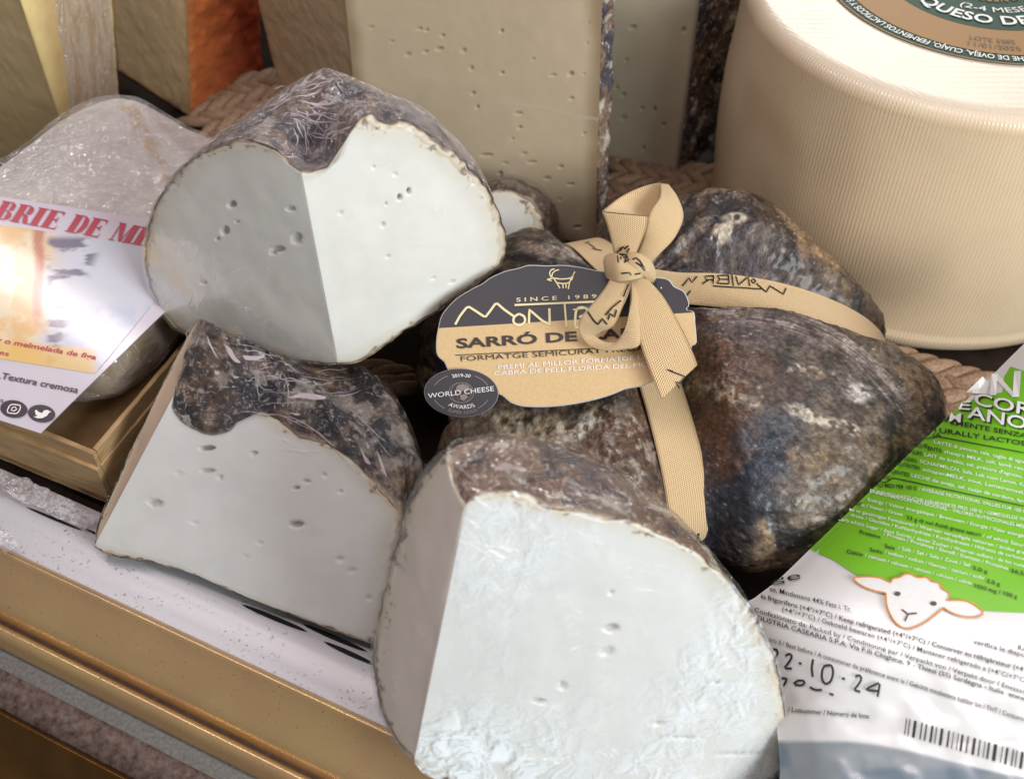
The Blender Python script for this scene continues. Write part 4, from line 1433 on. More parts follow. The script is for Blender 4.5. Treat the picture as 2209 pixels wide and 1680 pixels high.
# award seal
seal = thing('award_seal', None, None)
bpy.data.objects.remove(seal)
sc_ = np.array([995.0, 847.0])
SR = Surf(lambda P: on_plane(P, LP0 + LN * 0.0016, LN))
el = [(sc_[0] + 80 * math.cos(a), sc_[1] + 52 * math.sin(a) + 0.02 * 80 * math.cos(a)) for a in np.linspace(0, 2 * math.pi, 90, endpoint=False)]
P3 = SR(np.array(el), 0)
V = np.concatenate([P3, P3 - LN * 0.0006])
ne = len(el)
seal = mk('award_seal', V, [tuple(range(ne)), tuple(range(2 * ne - 1, ne - 1, -1))] + [(i, (i + 1) % ne, (i + 1) % ne + ne, i + ne) for i in range(ne)], plain('seal_edge', lin(150, 150, 158), 0.5), card, smoothf=False)
k = Print(SR, 0.0003)
k.poly([(sc_[0] + (x - sc_[0]) * 0.985, sc_[1] + (y - sc_[1]) * 0.98) for x, y in el])
k.done('seal_face', M_INK, seal)
k = Print(SR, 0.0006)
k.text('WORLD CHEESE', (924, 859), (1066, 843), 10.5, 0.0)
k.arc('2019-20', sc_, -108, -72, 60, 34, 9, 7, 0.01)
k.arc('AWARDS', (sc_[0] + 3, sc_[1]), 128, 58, 52, 35, 11, 9, 0.0)
k.done('white_lettering', M_WHITEP, seal)
k = Print(SR, 0.0005)
for a0, a1 in ((-158, -118), (-62, -22), (22, 55), (125, 158)):
    k.stroke([(sc_[0] + 62 * math.cos(math.radians(a)), sc_[1] + 41 * math.sin(math.radians(a))) for a in np.linspace(a0, a1, 10)], 1.6)
k.stroke([(sc_[0] + 27 * math.cos(a), sc_[1] + 22 * math.sin(a)) for a in np.linspace(0, 2 * math.pi, 24, endpoint=False)], 1.2, closed=True)
for w_ in (0.35, 0.8):
    k.stroke([(sc_[0] + w_ * 27 * math.cos(a), sc_[1] + 22 * math.sin(a)) for a in np.linspace(0, 2 * math.pi, 20, endpoint=False)], 0.8, closed=True)
k.poly([(985, 833), (996, 828), (1008, 831), (1014, 838), (1006, 845), (1000, 842), (992, 846), (984, 841)])
k.poly([(992, 852), (1004, 850), (1010, 856), (1002, 864), (994, 862)])
k.arc('SUPER GOLD', (sc_[0] + 3, sc_[1]), 122, 58, 62, 46, 9, 7, 0.0)
k.done('grey_lettering', printed('grey_print', lin(140, 130, 122)), seal)

# =================================================================== bow in front of the card
def rows(sec):
    return [off(a[0], a[1], h) for a, b_, h, h2 in sec], [off(b_[0], b_[1], h2) for a, b_, h, h2 in sec]


bow = [
    ('bow_loop', [((1328, 562), (1366, 562), 7, 9), ((1318, 515), (1384, 520), 12, 14), ((1308, 480), (1396, 490), 15, 17), ((1299, 458), (1399, 468), 17, 18)], 0.0010),
    ('bow_loop', [((1299, 458), (1399, 468), 17, 18), ((1305, 452), (1392, 476), 14, 12), ((1340, 425), (1398, 480), 9, 8), ((1385, 404), (1412, 470), 7, 7), ((1420, 396), (1430, 440), 7, 8), ((1436, 398), (1440, 415), 9, 9)], 0.0),
    ('bow_loop', [((1424, 397), (1442, 399), 9, 8), ((1424, 425), (1462, 428), 13, 9), ((1404, 456), (1474, 468), 15, 11), ((1394, 492), (1456, 512), 14, 10), ((1386, 520), (1426, 545), 11, 9), ((1370, 560), (1400, 572), 7, 7)], 0.0008),
    ('lower_loop', [((1320, 598), (1362, 600), 9, 11), ((1301, 628), (1357, 628), 13, 14), ((1277, 657), (1345, 658), 15, 16), ((1256, 680), (1326, 700), 14, 12), ((1248, 702), (1296, 716), 11, 8), ((1255, 727), (1284, 724), 8, 6),
                    ((1276, 748), (1303, 737), 6, 6), ((1310, 756), (1326, 738), 6, 6), ((1348, 753), (1342, 722), 6, 8), ((1378, 745), (1352, 700), 7, 10), ((1380, 710), (1358, 668), 8, 12), ((1376, 660), (1362, 640), 9, 12), ((1372, 615), (1360, 605), 9, 10)], 0.0006),
    ('ribbon_tail', [((1362, 598), (1396, 600), 10, 10), ((1366, 640), (1434, 644), 9, 10), ((1373, 700), (1466, 700), 8, 9), ((1384, 750), (1488, 744), 7, 8), ((1402, 800), (1500, 772), 6, 7), ((1426, 862), (1504, 787), 5, 6)], 0.0006),
    ('knot', [((1302, 562), (1306, 590), 5, 5), ((1310, 549), (1313, 601), 9, 9), ((1330, 548), (1334, 607), 13, 13), ((1354, 560), (1358, 606), 13.5, 13.5), ((1376, 566), (1384, 600), 11, 11), ((1392, 574), (1398, 596), 6, 7)], 0.0035),
    ('knot', [((1346, 548), (1340, 574), 8, 12), ((1362, 545), (1352, 580), 11, 14), ((1384, 548), (1370, 588), 12, 14.5), ((1402, 560), (1388, 596), 11, 12), ((1412, 580), (1400, 606), 8, 9), ((1414, 600), (1408, 610), 5, 5)], 0.0030),
]
bow_o = []
for nm, sec, dm in bow:
    a, b_ = rows(sec)
    bow_o.append(strip(nm, a, b_, ribbon, n=100, nw=14, dome=dm))
# script on the ribbon
def script(surf, logo, w=3.0, name='black_script'):
    k = Print(surf, 0.0005)
    for s_ in logo: k.stroke(s_, w, curve=False)
    return k


rs = bvh_surf([rib_objs['r']])
zc = lambda pts: [(x * 0.5519 + 863.7, y * 0.5519 + 368.5) for x, y in pts]
k = script(rs, [zc(q_) for q_ in ([(1508, 458), (1498, 482), (1445, 450), (1430, 474), (1392, 440)], [(1390, 430), (1380, 422), (1372, 430), (1380, 440), (1390, 430)], [(1366, 450), (1360, 414), (1322, 446), (1312, 412)], [(1295, 396), (1302, 450)],
                [(1283, 408), (1285, 441), (1238, 440), (1248, 424), (1284, 424)], [(1283, 408), (1240, 410), (1248, 424)], [(1225, 408), (1222, 442)], [(1225, 410), (1192, 412), (1196, 426), (1222, 426)], [(1205, 426), (1180, 442)],
                [(1160, 412), (1140, 436), (1128, 418), (1112, 440), (1102, 450)], [(1135, 468), (1115, 492)], [(1222, 450), (1410, 462)])], 2.8)
k.done('black_script', M_BLACKP, ribbon)
rs = bvh_surf([rib_objs['d']])
k = script(rs, [[(1452, 1134), (1468, 1160), (1478, 1166)], [(1480, 1162), (1490, 1150), (1494, 1166), (1508, 1150), (1504, 1166)], [(1500, 1176), (1512, 1166)]], 3.2)
k.done('black_script', M_BLACKP, ribbon)
rs = bvh_surf([bow_o[4]])
k = script(rs, [[(1446, 800), (1478, 812), (1468, 826), (1458, 824), (1466, 838)], [(1440, 797), (1452, 801)]], 2.8)
k.done('black_script', M_BLACKP, ribbon)
rs = bvh_surf([bow_o[3], bow_o[5], bow_o[6], bow_o[0]])
k = script(rs, [[(1268, 672), (1280, 690), (1290, 700), (1300, 688), (1310, 700)], [(1306, 680), (1322, 662), (1340, 648)], [(1312, 690), (1316, 676), (1326, 684), (1330, 668)], [(1345, 640), (1352, 622), (1356, 612)],
                [(1340, 560), (1338, 548), (1352, 550), (1348, 562)], [(1346, 538), (1356, 530)], [(1352, 545), (1358, 536)], [(1372, 566), (1384, 574), (1392, 584)], [(1370, 592), (1382, 590)], [(1334, 566), (1332, 552), (1342, 548)], [(1344, 556), (1352, 552), (1356, 560), (1346, 566)], [(1364, 560), (1372, 556), (1380, 562), (1390, 578)], [(1340, 590), (1358, 588), (1362, 594)], [(1330, 544), (1342, 538)], [(1336, 538), (1346, 532)]], 3.2)
k.done('black_script', M_BLACKP, ribbon)
k = script(bvh_surf([rib_objs['u']]), [[(1270, 526), (1284, 534), (1276, 536), (1298, 540)], [(1262, 524), (1272, 522)]], 2.4)
k.done('black_script', M_BLACKP, ribbon)

# =================================================================== green and white packet at right
PA, PB, PCc = at_z(2209, 735, 0.088), at_z(1615, 1292, 0.036), at_z(1700, 1690, 0.020)
PN = nrm(np.cross(PCc - PB, PA - PB))
if PN[2] < 0: PN = -PN
packet = thing('cheese_packet', 'green and white printed plastic cheese packet with a sheep face leaning at the right', 'packet', tuple(PB * [1, 1, 0]))
# patch coordinates: s runs from the left edge to the right, t from the top corner to the bottom
edge_px = np.array([(2330, 615), (2209, 730), (2120, 818), (2000, 930), (1880, 1045), (1760, 1160), (1680, 1237), (1630, 1276), (1606, 1300), (1630, 1380), (1660, 1470), (1675, 1570), (1680, 1680), (1660, 1800)], float)
ep = smooth(edge_px, 260)
E3 = on_plane(ep, PA, PN)
ctr = on_plane(np.array([(2450, 1650)], float), PA, PN)[0]
us = np.linspace(0, 1, 160) ** 1.6
G = E3[None] * (1 - us[:, None, None]) + ctr * us[:, None, None]
dE = np.linalg.norm(G - E3[None], axis=-1)
crown = 0.010 * (1 - np.exp(-(dE / 0.014) ** 1.3))
G = G + PN * (crown - 0.006)[..., None]
wrk = (fbm(G, 30, 2, 900) - 0.5) * 0.0022
pxg = proj(G)
low = sstep(1380, 1560, pxg[..., 1] - 0.12 * (pxg[..., 0] - 1900))
wrk = wrk + low * (fbm(G, 95, 2, 902) - 0.5) * 0.0014
G = G + PN * (wrk * np.minimum(1, dE / 0.006))[..., None]
skirt = E3 - PN * 0.030
G = np.concatenate([skirt[None], (skirt * 0.35 + G[0] * 0.65)[None], G])
pxg = proj(G)
C = np.ones(G.shape) * np.array([0.80, 0.80, 0.79])
lowline = 1597 + 78 * sstep(1800, 2300, pxg[..., 0]) * 1.1
see = sstep(-4, 6, pxg[..., 1] - lowline)
C = mixc(C, [0.26, 0.30, 0.33], see * 0.95)
C = mixc(C, [0.12, 0.18, 0.24], see * sstep(0.5, 0.65, fbm(G, 60, 3, 905)) * 0.7)
ex_ = np.interp(pxg[..., 1], edge_px[:9, 1], edge_px[:9, 0])
bot_ = np.interp(pxg[..., 0], [1700, 1744, 1798, 1843], [1160, 1186, 1207, 1237])
C = mixc(C, lin(122, 196, 34), (sstep(34, 30, pxg[..., 0] - ex_) * sstep(866, 870, pxg[..., 1]) * sstep(1, -1, pxg[..., 1] - bot_)))
M_PACK = tinted('glossy_packet_film', rough=0.28, fine=40, amp=0.04, bscale=60, bstr=0.15, bdist=0.0008, coat=0.6)
pack_o = mk('packet_body', G, gridf(len(G), 260), M_PACK, packet, color=C)
PS = bvh_surf([pack_o])
M_LIME = plain('lime_print', lin(122, 196, 34), 0.3, 0, 0.03, 60, 0.05)
k = Print(PS, 0.0005)
grn = [(1744, 1186), (1798, 1207), (1843, 1237), (1900, 1262), (1960, 1284), (2050, 1306), (2122, 1317), (2209, 1321), (2330, 1322)]
k.poly([(2330, 690), (2209, 800), (2180, 790), (2166, 812), (2162, 846), (2138, 850), (2110, 850), (2075, 884), (2015, 942), (1908, 1046), (1828, 1124), (1768, 1182), (1764, 1193)] + grn[1:], 14)
k.done('lime_panel', M_LIME, packet)
kw, kb = Print(PS, 0.0012), Print(PS, 0.0012)
kw.poly([(2084, 846), (2120, 812), (2134, 826), (2128, 850)], 14)
def T(kk, s, a, b_, h, bold=0.0):
    # print that stops where the packet turns away at its left edge
    V, F = glyphs(s, bold)
    a, b_ = np.asarray(a, float), np.asarray(b_, float)
    u = nrm(np.array([0.10, -1.0]))
    P2 = a + V[:, :1] * (b_ - a) + V[:, 1:2] * u * h
    ok = P2[:, 0] > np.interp(P2[:, 1], edge_px[:9, 1], edge_px[:9, 0]) + 7
    F = [f for f in F if all(ok[i] for i in f)]
    P2[~ok] = P2[ok][0] if ok.any() else P2[0]
    kk.add(P2, F)


k2 = Print(PS, 0.0015)
for s_, a, b_, h in (('PE', (2037, 880), (2092, 884), 20), ('CORINO', (2101, 872), (2330, 918), 26), ('OM', (2014, 905), (2072, 911), 20), ('ANO', (2086, 900), (2214, 926), 26)):
    T(k2, s_, a, b_, h, 0.012)
    T(kb, s_, (a[0] + 4, a[1] + 3), (b_[0] + 4, b_[1] + 3), h, 0.012)
k2.done('title_lettering', M_WHITEP, packet)
kw.poly([(2136, 852), (2139, 806), (2152, 806), (2149, 852)])
kw.poly([(2152, 806), (2186, 846), (2198, 856), (2184, 856), (2150, 820)])
kw.poly([(2184, 856), (2188, 800), (2203, 800), (2199, 856)])
T(kb, 'LMENTE SENZA', (2050, 914), (2215, 945), 10, 0.012)
T(kb, 'ATURALLY LACTOSE', (1993, 927), (2224, 963), 10, 0.012)
T(kb, 'NA', (2003, 940), (2030, 942), 9)
kb.stroke([(2209, 976), (2023, 941), (1965, 951), (1892, 1032), (1894, 1038), (1912, 1040), (1926, 1030), (2209, 1091)], 2.0, curve=False)
for s1_, a, b_, s2_, c, d_ in [
    ('INGREDIE', (1955, 963), (2000, 965), 'LATTE di pecora, sale, caglio di agnello', (2015, 956), (2226, 1003)),
    ('ENTS:', (2001, 970), (2032, 976), "sheep's MILK, salt, lamb rennet", (2037, 977), (2228, 1019)),
    ('INGRS:', (1962, 977), (1990, 982), "LAIT de brebis, sel, présure d'agneau, f", (1994, 983), (2214, 1033)),
    ('INGRÉDEN:', (1934, 988), (1978, 998), 'SCHAFMILCH, Salz, Lab vom Lamm, Ku', (1984, 998), (2214, 1050)),
    ('ZUTENTEN:', (1937, 1003), (1984, 1013), 'schapenMELK, zout, Lamstremsel,', (1990, 1015), (2209, 1066)),
    ('INGRNTES:', (1911, 1017), (1962, 1028), 'LECHE de oveja, sal, cuajo de cordero, ferm', (1966, 1028), (2220, 1087)),
    ('INGRE', (1894, 1031), (1920, 1034), '/ AVERAGE NUTRITIONAL VALUES FOR 100 G', (1982, 1057), (2214, 1107)),
    ('RIZIONALI MEDI PER 100 G', (1858, 1046), (1976, 1056), '0 G / DURCHSCHNITTLICHE NÄHRWERTE PRO 100 G / GEMIDDELDE VOE', (1850, 1057), (2220, 1125)),
    ('Energia', (1826, 1083), (1860, 1089), 'INFORMACIÓN NUTRICIONAL - VALORES NUTRICIONALES MED', (1890, 1066), (2214, 1140)),
    ('33 g di cui Acidi grassi saturi', (1955, 1119), (2115, 1157), 'Energy / Valeur énergétique / Brennwert / Energie / Valor energéti', (1872, 1080), (2214, 1160)),
    ('Proteine', (1854, 1150), (1899, 1161), 'at / Vetten / Grasas', (1857, 1091), (1947, 1113)),
    ('Sale', (1908, 1180), (1930, 1186), '/ of which Saturat', (2120, 1158), (2219, 1182)),
    ('Sodio', (1876, 1188), (1904, 1194), 'aisses in gesättigte Fettsäuren / Waarvan verzadigde vetzuren / ácidos gras', (1813, 1096), (2214, 1196)),
    ('Calcio', (1826, 1192), (1861, 1199), 'drate / Glucides / Kohlenhydrate / Koolhydraten / Hidratos de carbono', (1835, 1113), (2212, 1209)),
    ('26,5 g', (2180, 1233), (2220, 1243), '/ Carb which Sugar / dont Sucres / davon Zucker / Waarvan suikers / de los cuales', (1799, 1119), (2216, 1225)),
    ('5,0 g', (2098, 1227), (2130, 1236), '/ Protein / Protéines / Eiweiß / Eiwitten / Proteínas', (1906, 1154), (2175, 1229)),
    ('2,0 g', (2128, 1255), (2157, 1263), '/ Salt / Sel / Salz / Zout / Sal', (1937, 1184), (2092, 1222)),
    ('1020 mg / 100 g', (2102, 1266), (2194, 1290), '/ sodium / sodium / Natrium / natrium / sodio', (1909, 1193), (2123, 1250)),
    ]:
    T(kb, s1_, a, b_, 8.2, 0.012)
    T(kw, s2_, c, d_, 7.4, 0.004)
T(kw, '/ calcium / calcium / calcium / calcium / calcio', (1866, 1200), (2096, 1261), 7.4, 0.004)
T(kb, 'ge', (1664, 1256), (1726, 1248), 17)
for s_, a, b_, bo in [('so. Mindestens 44% Fett i. Tr.', (1660, 1273), (1836, 1319), 0), ('in frigorifero (+4°/+7°C) / Keep refrigerated (+4°/+7°C) / Conserver au réfrigérateur (+4°', (1641, 1289), (2212, 1449), .006),
                  ('(+4°/+7°C) / Gekoeld bewaren (+4°/+7°C) / Mantener refrigerado a (+4°C/+7°C)', (1687, 1317), (2214, 1472), 0), ('Confezionato da: Packed by / Conditionné par / Verpackt von / Verpakt door / Envasad', (1627, 1319), (2212, 1496), 0),
                  ('DUSTRIA CASEARIA S.P.A. Via F.lli Chighine, 9 - Thiesi (SS) Sardegna - Italia  www', (1633, 1336), (2212, 1511), .006),
                  ('ntro il / Best before / A consommer de préférence avant le / Gekühlt mindestens haltbar bis / THT / Consumir', (1654, 1381), (2212, 1556), 0),
                  ('/ Lotnummer / Número de lote:', (1699, 1534), (1876, 1549), .01), ('verifica le dispo', (2100, 1387), (2211, 1417), 0), ('RA', (2196, 1400), (2216, 1405), 0)]:
    T(kb, s_, a, b_, 10.2, bo + 0.006)
# barcode
bx = 1955
for i, wdt in enumerate([2, 2, 6, 3, 3, 5, 2, 6, 4, 2, 2, 5, 3, 6, 3, 2, 4, 8, 2, 5, 3, 2, 6, 3, 4, 2]):
    y0 = 1548 + (bx - 1955) * 0.29
    kb.poly([(bx, y0), (bx + wdt, y0 + wdt * .29), (bx + wdt - 5, y0 + wdt * .29 + 36), (bx - 5, y0 + 36)])
    bx += wdt * 1.2 + (5 + (i * 7) % 5)
kb.done('black_lettering', M_BLACKP, packet)
kw.done('white_lettering', M_WHITEP, packet)
# handwritten date
k = Print(PS, 0.0008)
for s in ([(1668, 1399), (1677, 1402), (1676, 1412), (1668, 1418)], [(1694, 1414), (1702, 1409), (1708, 1415), (1700, 1430), (1693, 1440), (1708, 1441)], [(1723, 1429), (1729, 1431)], [(1754, 1421), (1751, 1440), (1753, 1459)],
          [(1778, 1436), (1792, 1434), (1797, 1448), (1792, 1468), (1780, 1474), (1773, 1462), (1774, 1444), (1780, 1434)], [(1816, 1462), (1823, 1464)], [(1845, 1459), (1853, 1455), (1858, 1463), (1850, 1478), (1843, 1487), (1856, 1491)],
          [(1896, 1472), (1869, 1486), (1898, 1490)], [(1898, 1474), (1893, 1502)], [(1685, 1462), (1697, 1464), (1689, 1480)], [(1712, 1474), (1722, 1467), (1736, 1469), (1730, 1477), (1714, 1476)], [(1747, 1481), (1758, 1487), (1773, 1487)], [(1789, 1495), (1798, 1498)]):
    k.stroke(s, 5.0)
k.done('handwritten_date', printed('marker_ink', (0.02, 0.022, 0.03)), packet)
# sheep face
face = [(2017, 1282), (2012, 1310), (2020, 1332), (2036, 1352), (2062, 1362), (2090, 1354), (2115, 1335), (2140, 1308), (2148, 1288), (2152, 1270), (2146, 1248), (2120, 1230), (2098, 1236), (2072, 1226), (2050, 1232), (2030, 1250)]
face = [((x - 2080) * 0.80 + 1966, (y - 1290) * 0.86 + 1293) for x, y in face]
k = Print(PS, 0.0010)
ear1 = [(1921, 1256), (1900, 1246), (1873, 1243), (1843, 1245), (1846, 1253), (1862, 1264), (1888, 1274), (1911, 1278)]
ear2 = [(2036, 1310), (2042, 1294), (2080, 1295), (2104, 1305), (2121, 1321), (2104, 1330), (2074, 1328), (2050, 1319)]
wool = [(1921, 1256), (1927, 1247), (1940, 1245), (1951, 1238), (1966, 1238), (1981, 1245), (2000, 1244), (2011, 1254), (2027, 1257), (2032, 1269), (2048, 1279), (2046, 1294)]
chin = [(1911, 1278), (1913, 1304), (1921, 1325), (1933, 1343), (1948, 1353), (1962, 1355), (1980, 1349), (2002, 1337), (2034, 1311)]
facep = chin + wool[::-1]
for p in (ear1, ear2, facep): k.poly([tuple(q_) for q_ in smooth(p + [p[0]], 60)[:-1]], 12)
k.done('sheep_face', M_WHITEP, packet)
k = Print(PS, 0.0013)
k.stroke(ear1, 3.2)
k.stroke(ear2[1:] + [ear2[0]], 3.2)
k.stroke(chin, 3.4)
k.stroke(wool, 3.2)
k.done('orange_outline', printed('orange_print', lin(228, 140, 46)), packet)
k = Print(PS, 0.0013)
for x, y in ((1936, 1280), (2014, 1301)): k.poly([(x + 7 * math.cos(a), y + 5 * math.sin(a)) for a in np.linspace(0, 2 * math.pi, 14, endpoint=False)])
k.stroke([(1946, 1314), (1959, 1324), (1978, 1322)], 3.4, curve=False)
k.stroke([(1959, 1324), (1952, 1339)], 3.6, curve=False)
k.done('face_marks', printed('brown_print', lin(96, 70, 66)), packet)

# =================================================================== brie packet on its wooden box (left)
BN = nrm(np.array([0.05, -0.33, 0.94]))
BP0 = at_z(150, 700, 0.050)
brie = thing('brie_packet', 'film wrapped soft white cheese with a printed photo label at the far left', 'packet', tuple(BP0 * [1, 1, 0]))
sil = [(-120, 430), (-50, 380), (0, 345), (60, 300), (120, 255), (180, 221), (240, 203), (290, 208), (340, 233), (400, 268), (470, 306), (540, 420), (500, 520), (400, 600), (330, 650), (260, 710), (180, 760), (100, 800), (20, 800), (-60, 790), (-120, 780), (-120, 430)]
E3 = on_plane(smooth(sil, 260), BP0, BN)
# the back part of the packet falls away
ctr = on_plane(np.array([(170, 560)], float), BP0, BN)[0]
us = np.linspace(0, 1, 90)
G = E3[None] * (1 - us[:, None, None]) + ctr * us[:, None, None]
dE = np.linalg.norm(G - E3[None], axis=-1)
G = G + BN * (0.007 * (1 - np.exp(-(dE / 0.012) ** 1.2)) - 0.004 + (fbm(G, 45, 3, 950) - 0.5) * 0.004 * np.minimum(1, dE / 0.01))[..., None]
skirt = E3 - np.array([0, -0.006, 0.014])
G = np.concatenate([skirt[None], G])
pxg = proj(G)
C = np.ones(G.shape) * np.array([0.84, 0.80, 0.72])
C = mixc(C, [0.62, 0.50, 0.46], sstep(-10, 10, (pxg[..., 0] - 310) - (pxg[..., 1] - 235) * 0.9) * 0.8)
line_d = np.abs((pxg[..., 0] - 290) - (pxg[..., 1] - 255) * 0.60)
C = mixc(C, [0.62, 0.42, 0.20], sstep(26, 8, line_d + 22 * (fbm(G, 160, 2, 951) - .5)) * sstep(205, 240, pxg[..., 1]) * sstep(430, 380, pxg[..., 1]) * sstep(0.4, 0.55, fbm(G, 230, 3, 953)) * 0.9)
brie_o = mk('wrapped_cheese', G, gridf(len(G), 260), tinted('bloomy_white_rind', rough=0.6, sss=0.2, fine=140, amp=0.08, bscale=120, bstr=0.4, bdist=0.001), brie, color=C)
G2 = G[1:] + BN * (0.0022 + 0.003 * fbm(G[1:], 80, 3, 955))[..., None]
mk('cling_film', G2[::2, ::2], gridf(45, 130), film('wrinkled_packet_film', tint=(0.95, 0.93, 0.95), rough=0.08, creases=55, stretch=(1, 1.6, 1), strength=0.9, dist=0.005, base=0.04, haze=0.10, gain=1.4, crease=0.6, sheen=0.15), brie)
BL = plane_surf(BP0 + BN * 0.0085, BN)
lab_px = [(-120, 404), (0, 424), (160, 448), (330, 474), (520, 500), (452, 586), (347, 680), (250, 775), (170, 852), (87, 934), (0, 906), (-120, 870)]
pts3 = BL(np.array(lab_px, float), 0)
m_ = len(lab_px)
V = np.concatenate([pts3, pts3 - BN * 0.0006])
lbl = mk('label', V, [tuple(range(m_)), tuple(range(2 * m_ - 1, m_ - 1, -1))] + [(i, (i + 1) % m_, (i + 1) % m_ + m_, i + m_) for i in range(m_)], plain('glossy_label_paper', lin(212, 204, 214), 0.13, 0, 0.01, 40, 0.12), brie, smoothf=False)
# printed photograph on the label: soft painted picture of cheese, knife and bread (flat print)
gx_, gy_ = 90, 80
U, V_ = np.meshgrid(np.linspace(0, 1, gx_), np.linspace(0, 1, gy_), indexing='ij')
tl, tr_, br_, bl_ = np.array([-110, 470.]), np.array([420, 545.]), np.array([205, 806.]), np.array([-110, 756.])
PX = (tl * (1 - U[..., None]) + tr_ * U[..., None]) * (1 - V_[..., None]) + (bl_ * (1 - U[..., None]) + br_ * U[..., None]) * V_[..., None]
Q = BL(PX.reshape(-1, 2), 0.0004).reshape(gx_, gy_, 3)
q3 = np.concatenate([PX / 40, np.zeros(PX.shape[:2] + (1,))], -1)
nz = fbm(q3, 1.0, 4, 960)
C = np.ones(Q.shape) * np.array(lin(205, 206, 216))
C = mixc(C, lin(232, 214, 182), sstep(125, 70, PX[..., 0] + (PX[..., 1] - 600) * 0.15 + 30 * (nz - .5)))
C = mixc(C, lin(226, 178, 112), sstep(0.5, 0.62, fbm(q3, 0.8, 4, 961)) * sstep(160, 60, PX[..., 0]) * 0.7)
C = mixc(C, lin(186, 110, 90), sstep(16, 6, np.abs(PX[..., 0] - 84 + (PX[..., 1] - 560) * 0.02 + 14 * (nz - .5))) * sstep(720, 640, PX[..., 1]) * 0.8)
C = mixc(C, lin(116, 108, 128), sstep(0.46, 0.56, fbm(q3 * np.array([0.4, 1.8, 1]), 1.4, 4, 962)) * sstep(95, 110, PX[..., 0]) * sstep(235, 205, PX[..., 0] + (PX[..., 1] - 520) * .4) * sstep(505, 520, PX[..., 1]) * 0.9)
C = mixc(C, lin(176, 186, 214), sstep(0.42, 0.55, fbm(q3, 1.6, 4, 963)) * sstep(640, 680, PX[..., 1]) * sstep(120, 150, PX[..., 0]) * 0.5)
C = mixc(C, lin(232, 192, 112), sstep(735, 752, PX[..., 1] + 0.3 * (PX[..., 0] - 100) * -0.3) * sstep(220, 190, PX[..., 0]) * 0.8)
mk('label_photo', Q, gridf(gx_, gy_, flip=True), tinted('printed_photo_ink', rough=0.12, fine=60, amp=0.03, bscale=60, bstr=0.12), lbl, color=C)
k = Print(BL, 0.0007)
def serif(kk, word, p0, adv, up, h):
    # heavy slanted serif capitals from overlapping bars
    G_ = {
        'B': [[(.05, 0), (.42, 0), (.42, 1), (.05, 1)], [(-.05, 0), (.7, 0), (.7, .05), (-.05, .05)], [(-.05, .95), (.66, .95), (.66, 1), (-.05, 1)], [(.42, .48), (.66, .48), (.66, .53), (.42, .53)], [(.62, .05), (.86, .08), (.92, .25), (.86, .42), (.62, .5)], [(.60, .53), (.82, .58), (.86, .75), (.80, .92), (.60, .97)]],
        'R': [[(.05, 0), (.42, 0), (.42, 1), (.05, 1)], [(-.05, 0), (.52, 0), (.52, .05), (-.05, .05)], [(-.05, .95), (.66, .95), (.66, 1), (-.05, 1)], [(.42, .46), (.62, .46), (.62, .51), (.42, .51)], [(.60, .48), (.84, .54), (.90, .74), (.82, .92), (.60, .98)], [(.50, .46), (.74, .46), (1.0, 0), (.72, 0)]],
        'I': [[(.12, 0), (.50, 0), (.50, 1), (.12, 1)], [(0, 0), (.62, 0), (.62, .05), (0, .05)], [(0, .95), (.62, .95), (.62, 1), (0, 1)]],
        'E': [[(.05, 0), (.42, 0), (.42, 1), (.05, 1)], [(-.05, 0), (.85, 0), (.88, .30), (.80, .06), (-.05, .05)], [(-.05, .95), (.76, .94), (.84, .72), (.84, 1), (-.05, 1)], [(.42, .48), (.66, .48), (.66, .54), (.42, .54)], [(.62, .36), (.68, .36), (.68, .66), (.62, .66)]],
        'D': [[(.05, 0), (.42, 0), (.42, 1), (.05, 1)], [(-.05, 0), (.62, 0), (.62, .05), (-.05, .05)], [(-.05, .95), (.62, .95), (.62, 1), (-.05, 1)], [(.58, 0), (.86, .14), (.95, .5), (.86, .86), (.58, 1), (.66, .5)]],
        'M': [[(.10, 0), (.16, 0), (.16, 1), (.10, 1)], [(-.02, 0), (.30, 0), (.30, .05), (-.02, .05)], [(-.02, 1), (.40, 1), (.68, .05), (.56, 0), (.10, .9)], [(.60, .02), (.66, 0), (.92, 1), (.86, 1)], [(.86, 0), (1.2, 0), (1.2, 1), (.86, 1)], [(.76, 0), (1.3, 0), (1.3, .05), (.76, .05)], [(.86, .95), (1.3, .95), (1.3, 1), (.86, 1)]],
        'A': [[(.0, 0), (.08, 0), (.5, 1), (.42, 1)], [(.35, 1), (.6, 1), (1.0, 0), (.66, 0)], [(.2, .3), (.7, .3), (.7, .35), (.2, .35)]],
    }
    x = 0.0
    p0, adv, up = np.array(p0, float), np.array(adv, float), np.array(up, float)
    lift0 = kk.lift
    for ch in word:
        if ch == ' ':
            x += 0.45
            continue
        for i_, poly in enumerate(G_[ch]):
            kk.lift = lift0 + i_ * 0.00002
            kk.poly([tuple(p0 + adv * (x + a) + up * b3) for a, b3 in poly])
        x += {'I': 0.74, 'M': 1.38}.get(ch, 1.04)
    kk.lift = lift0


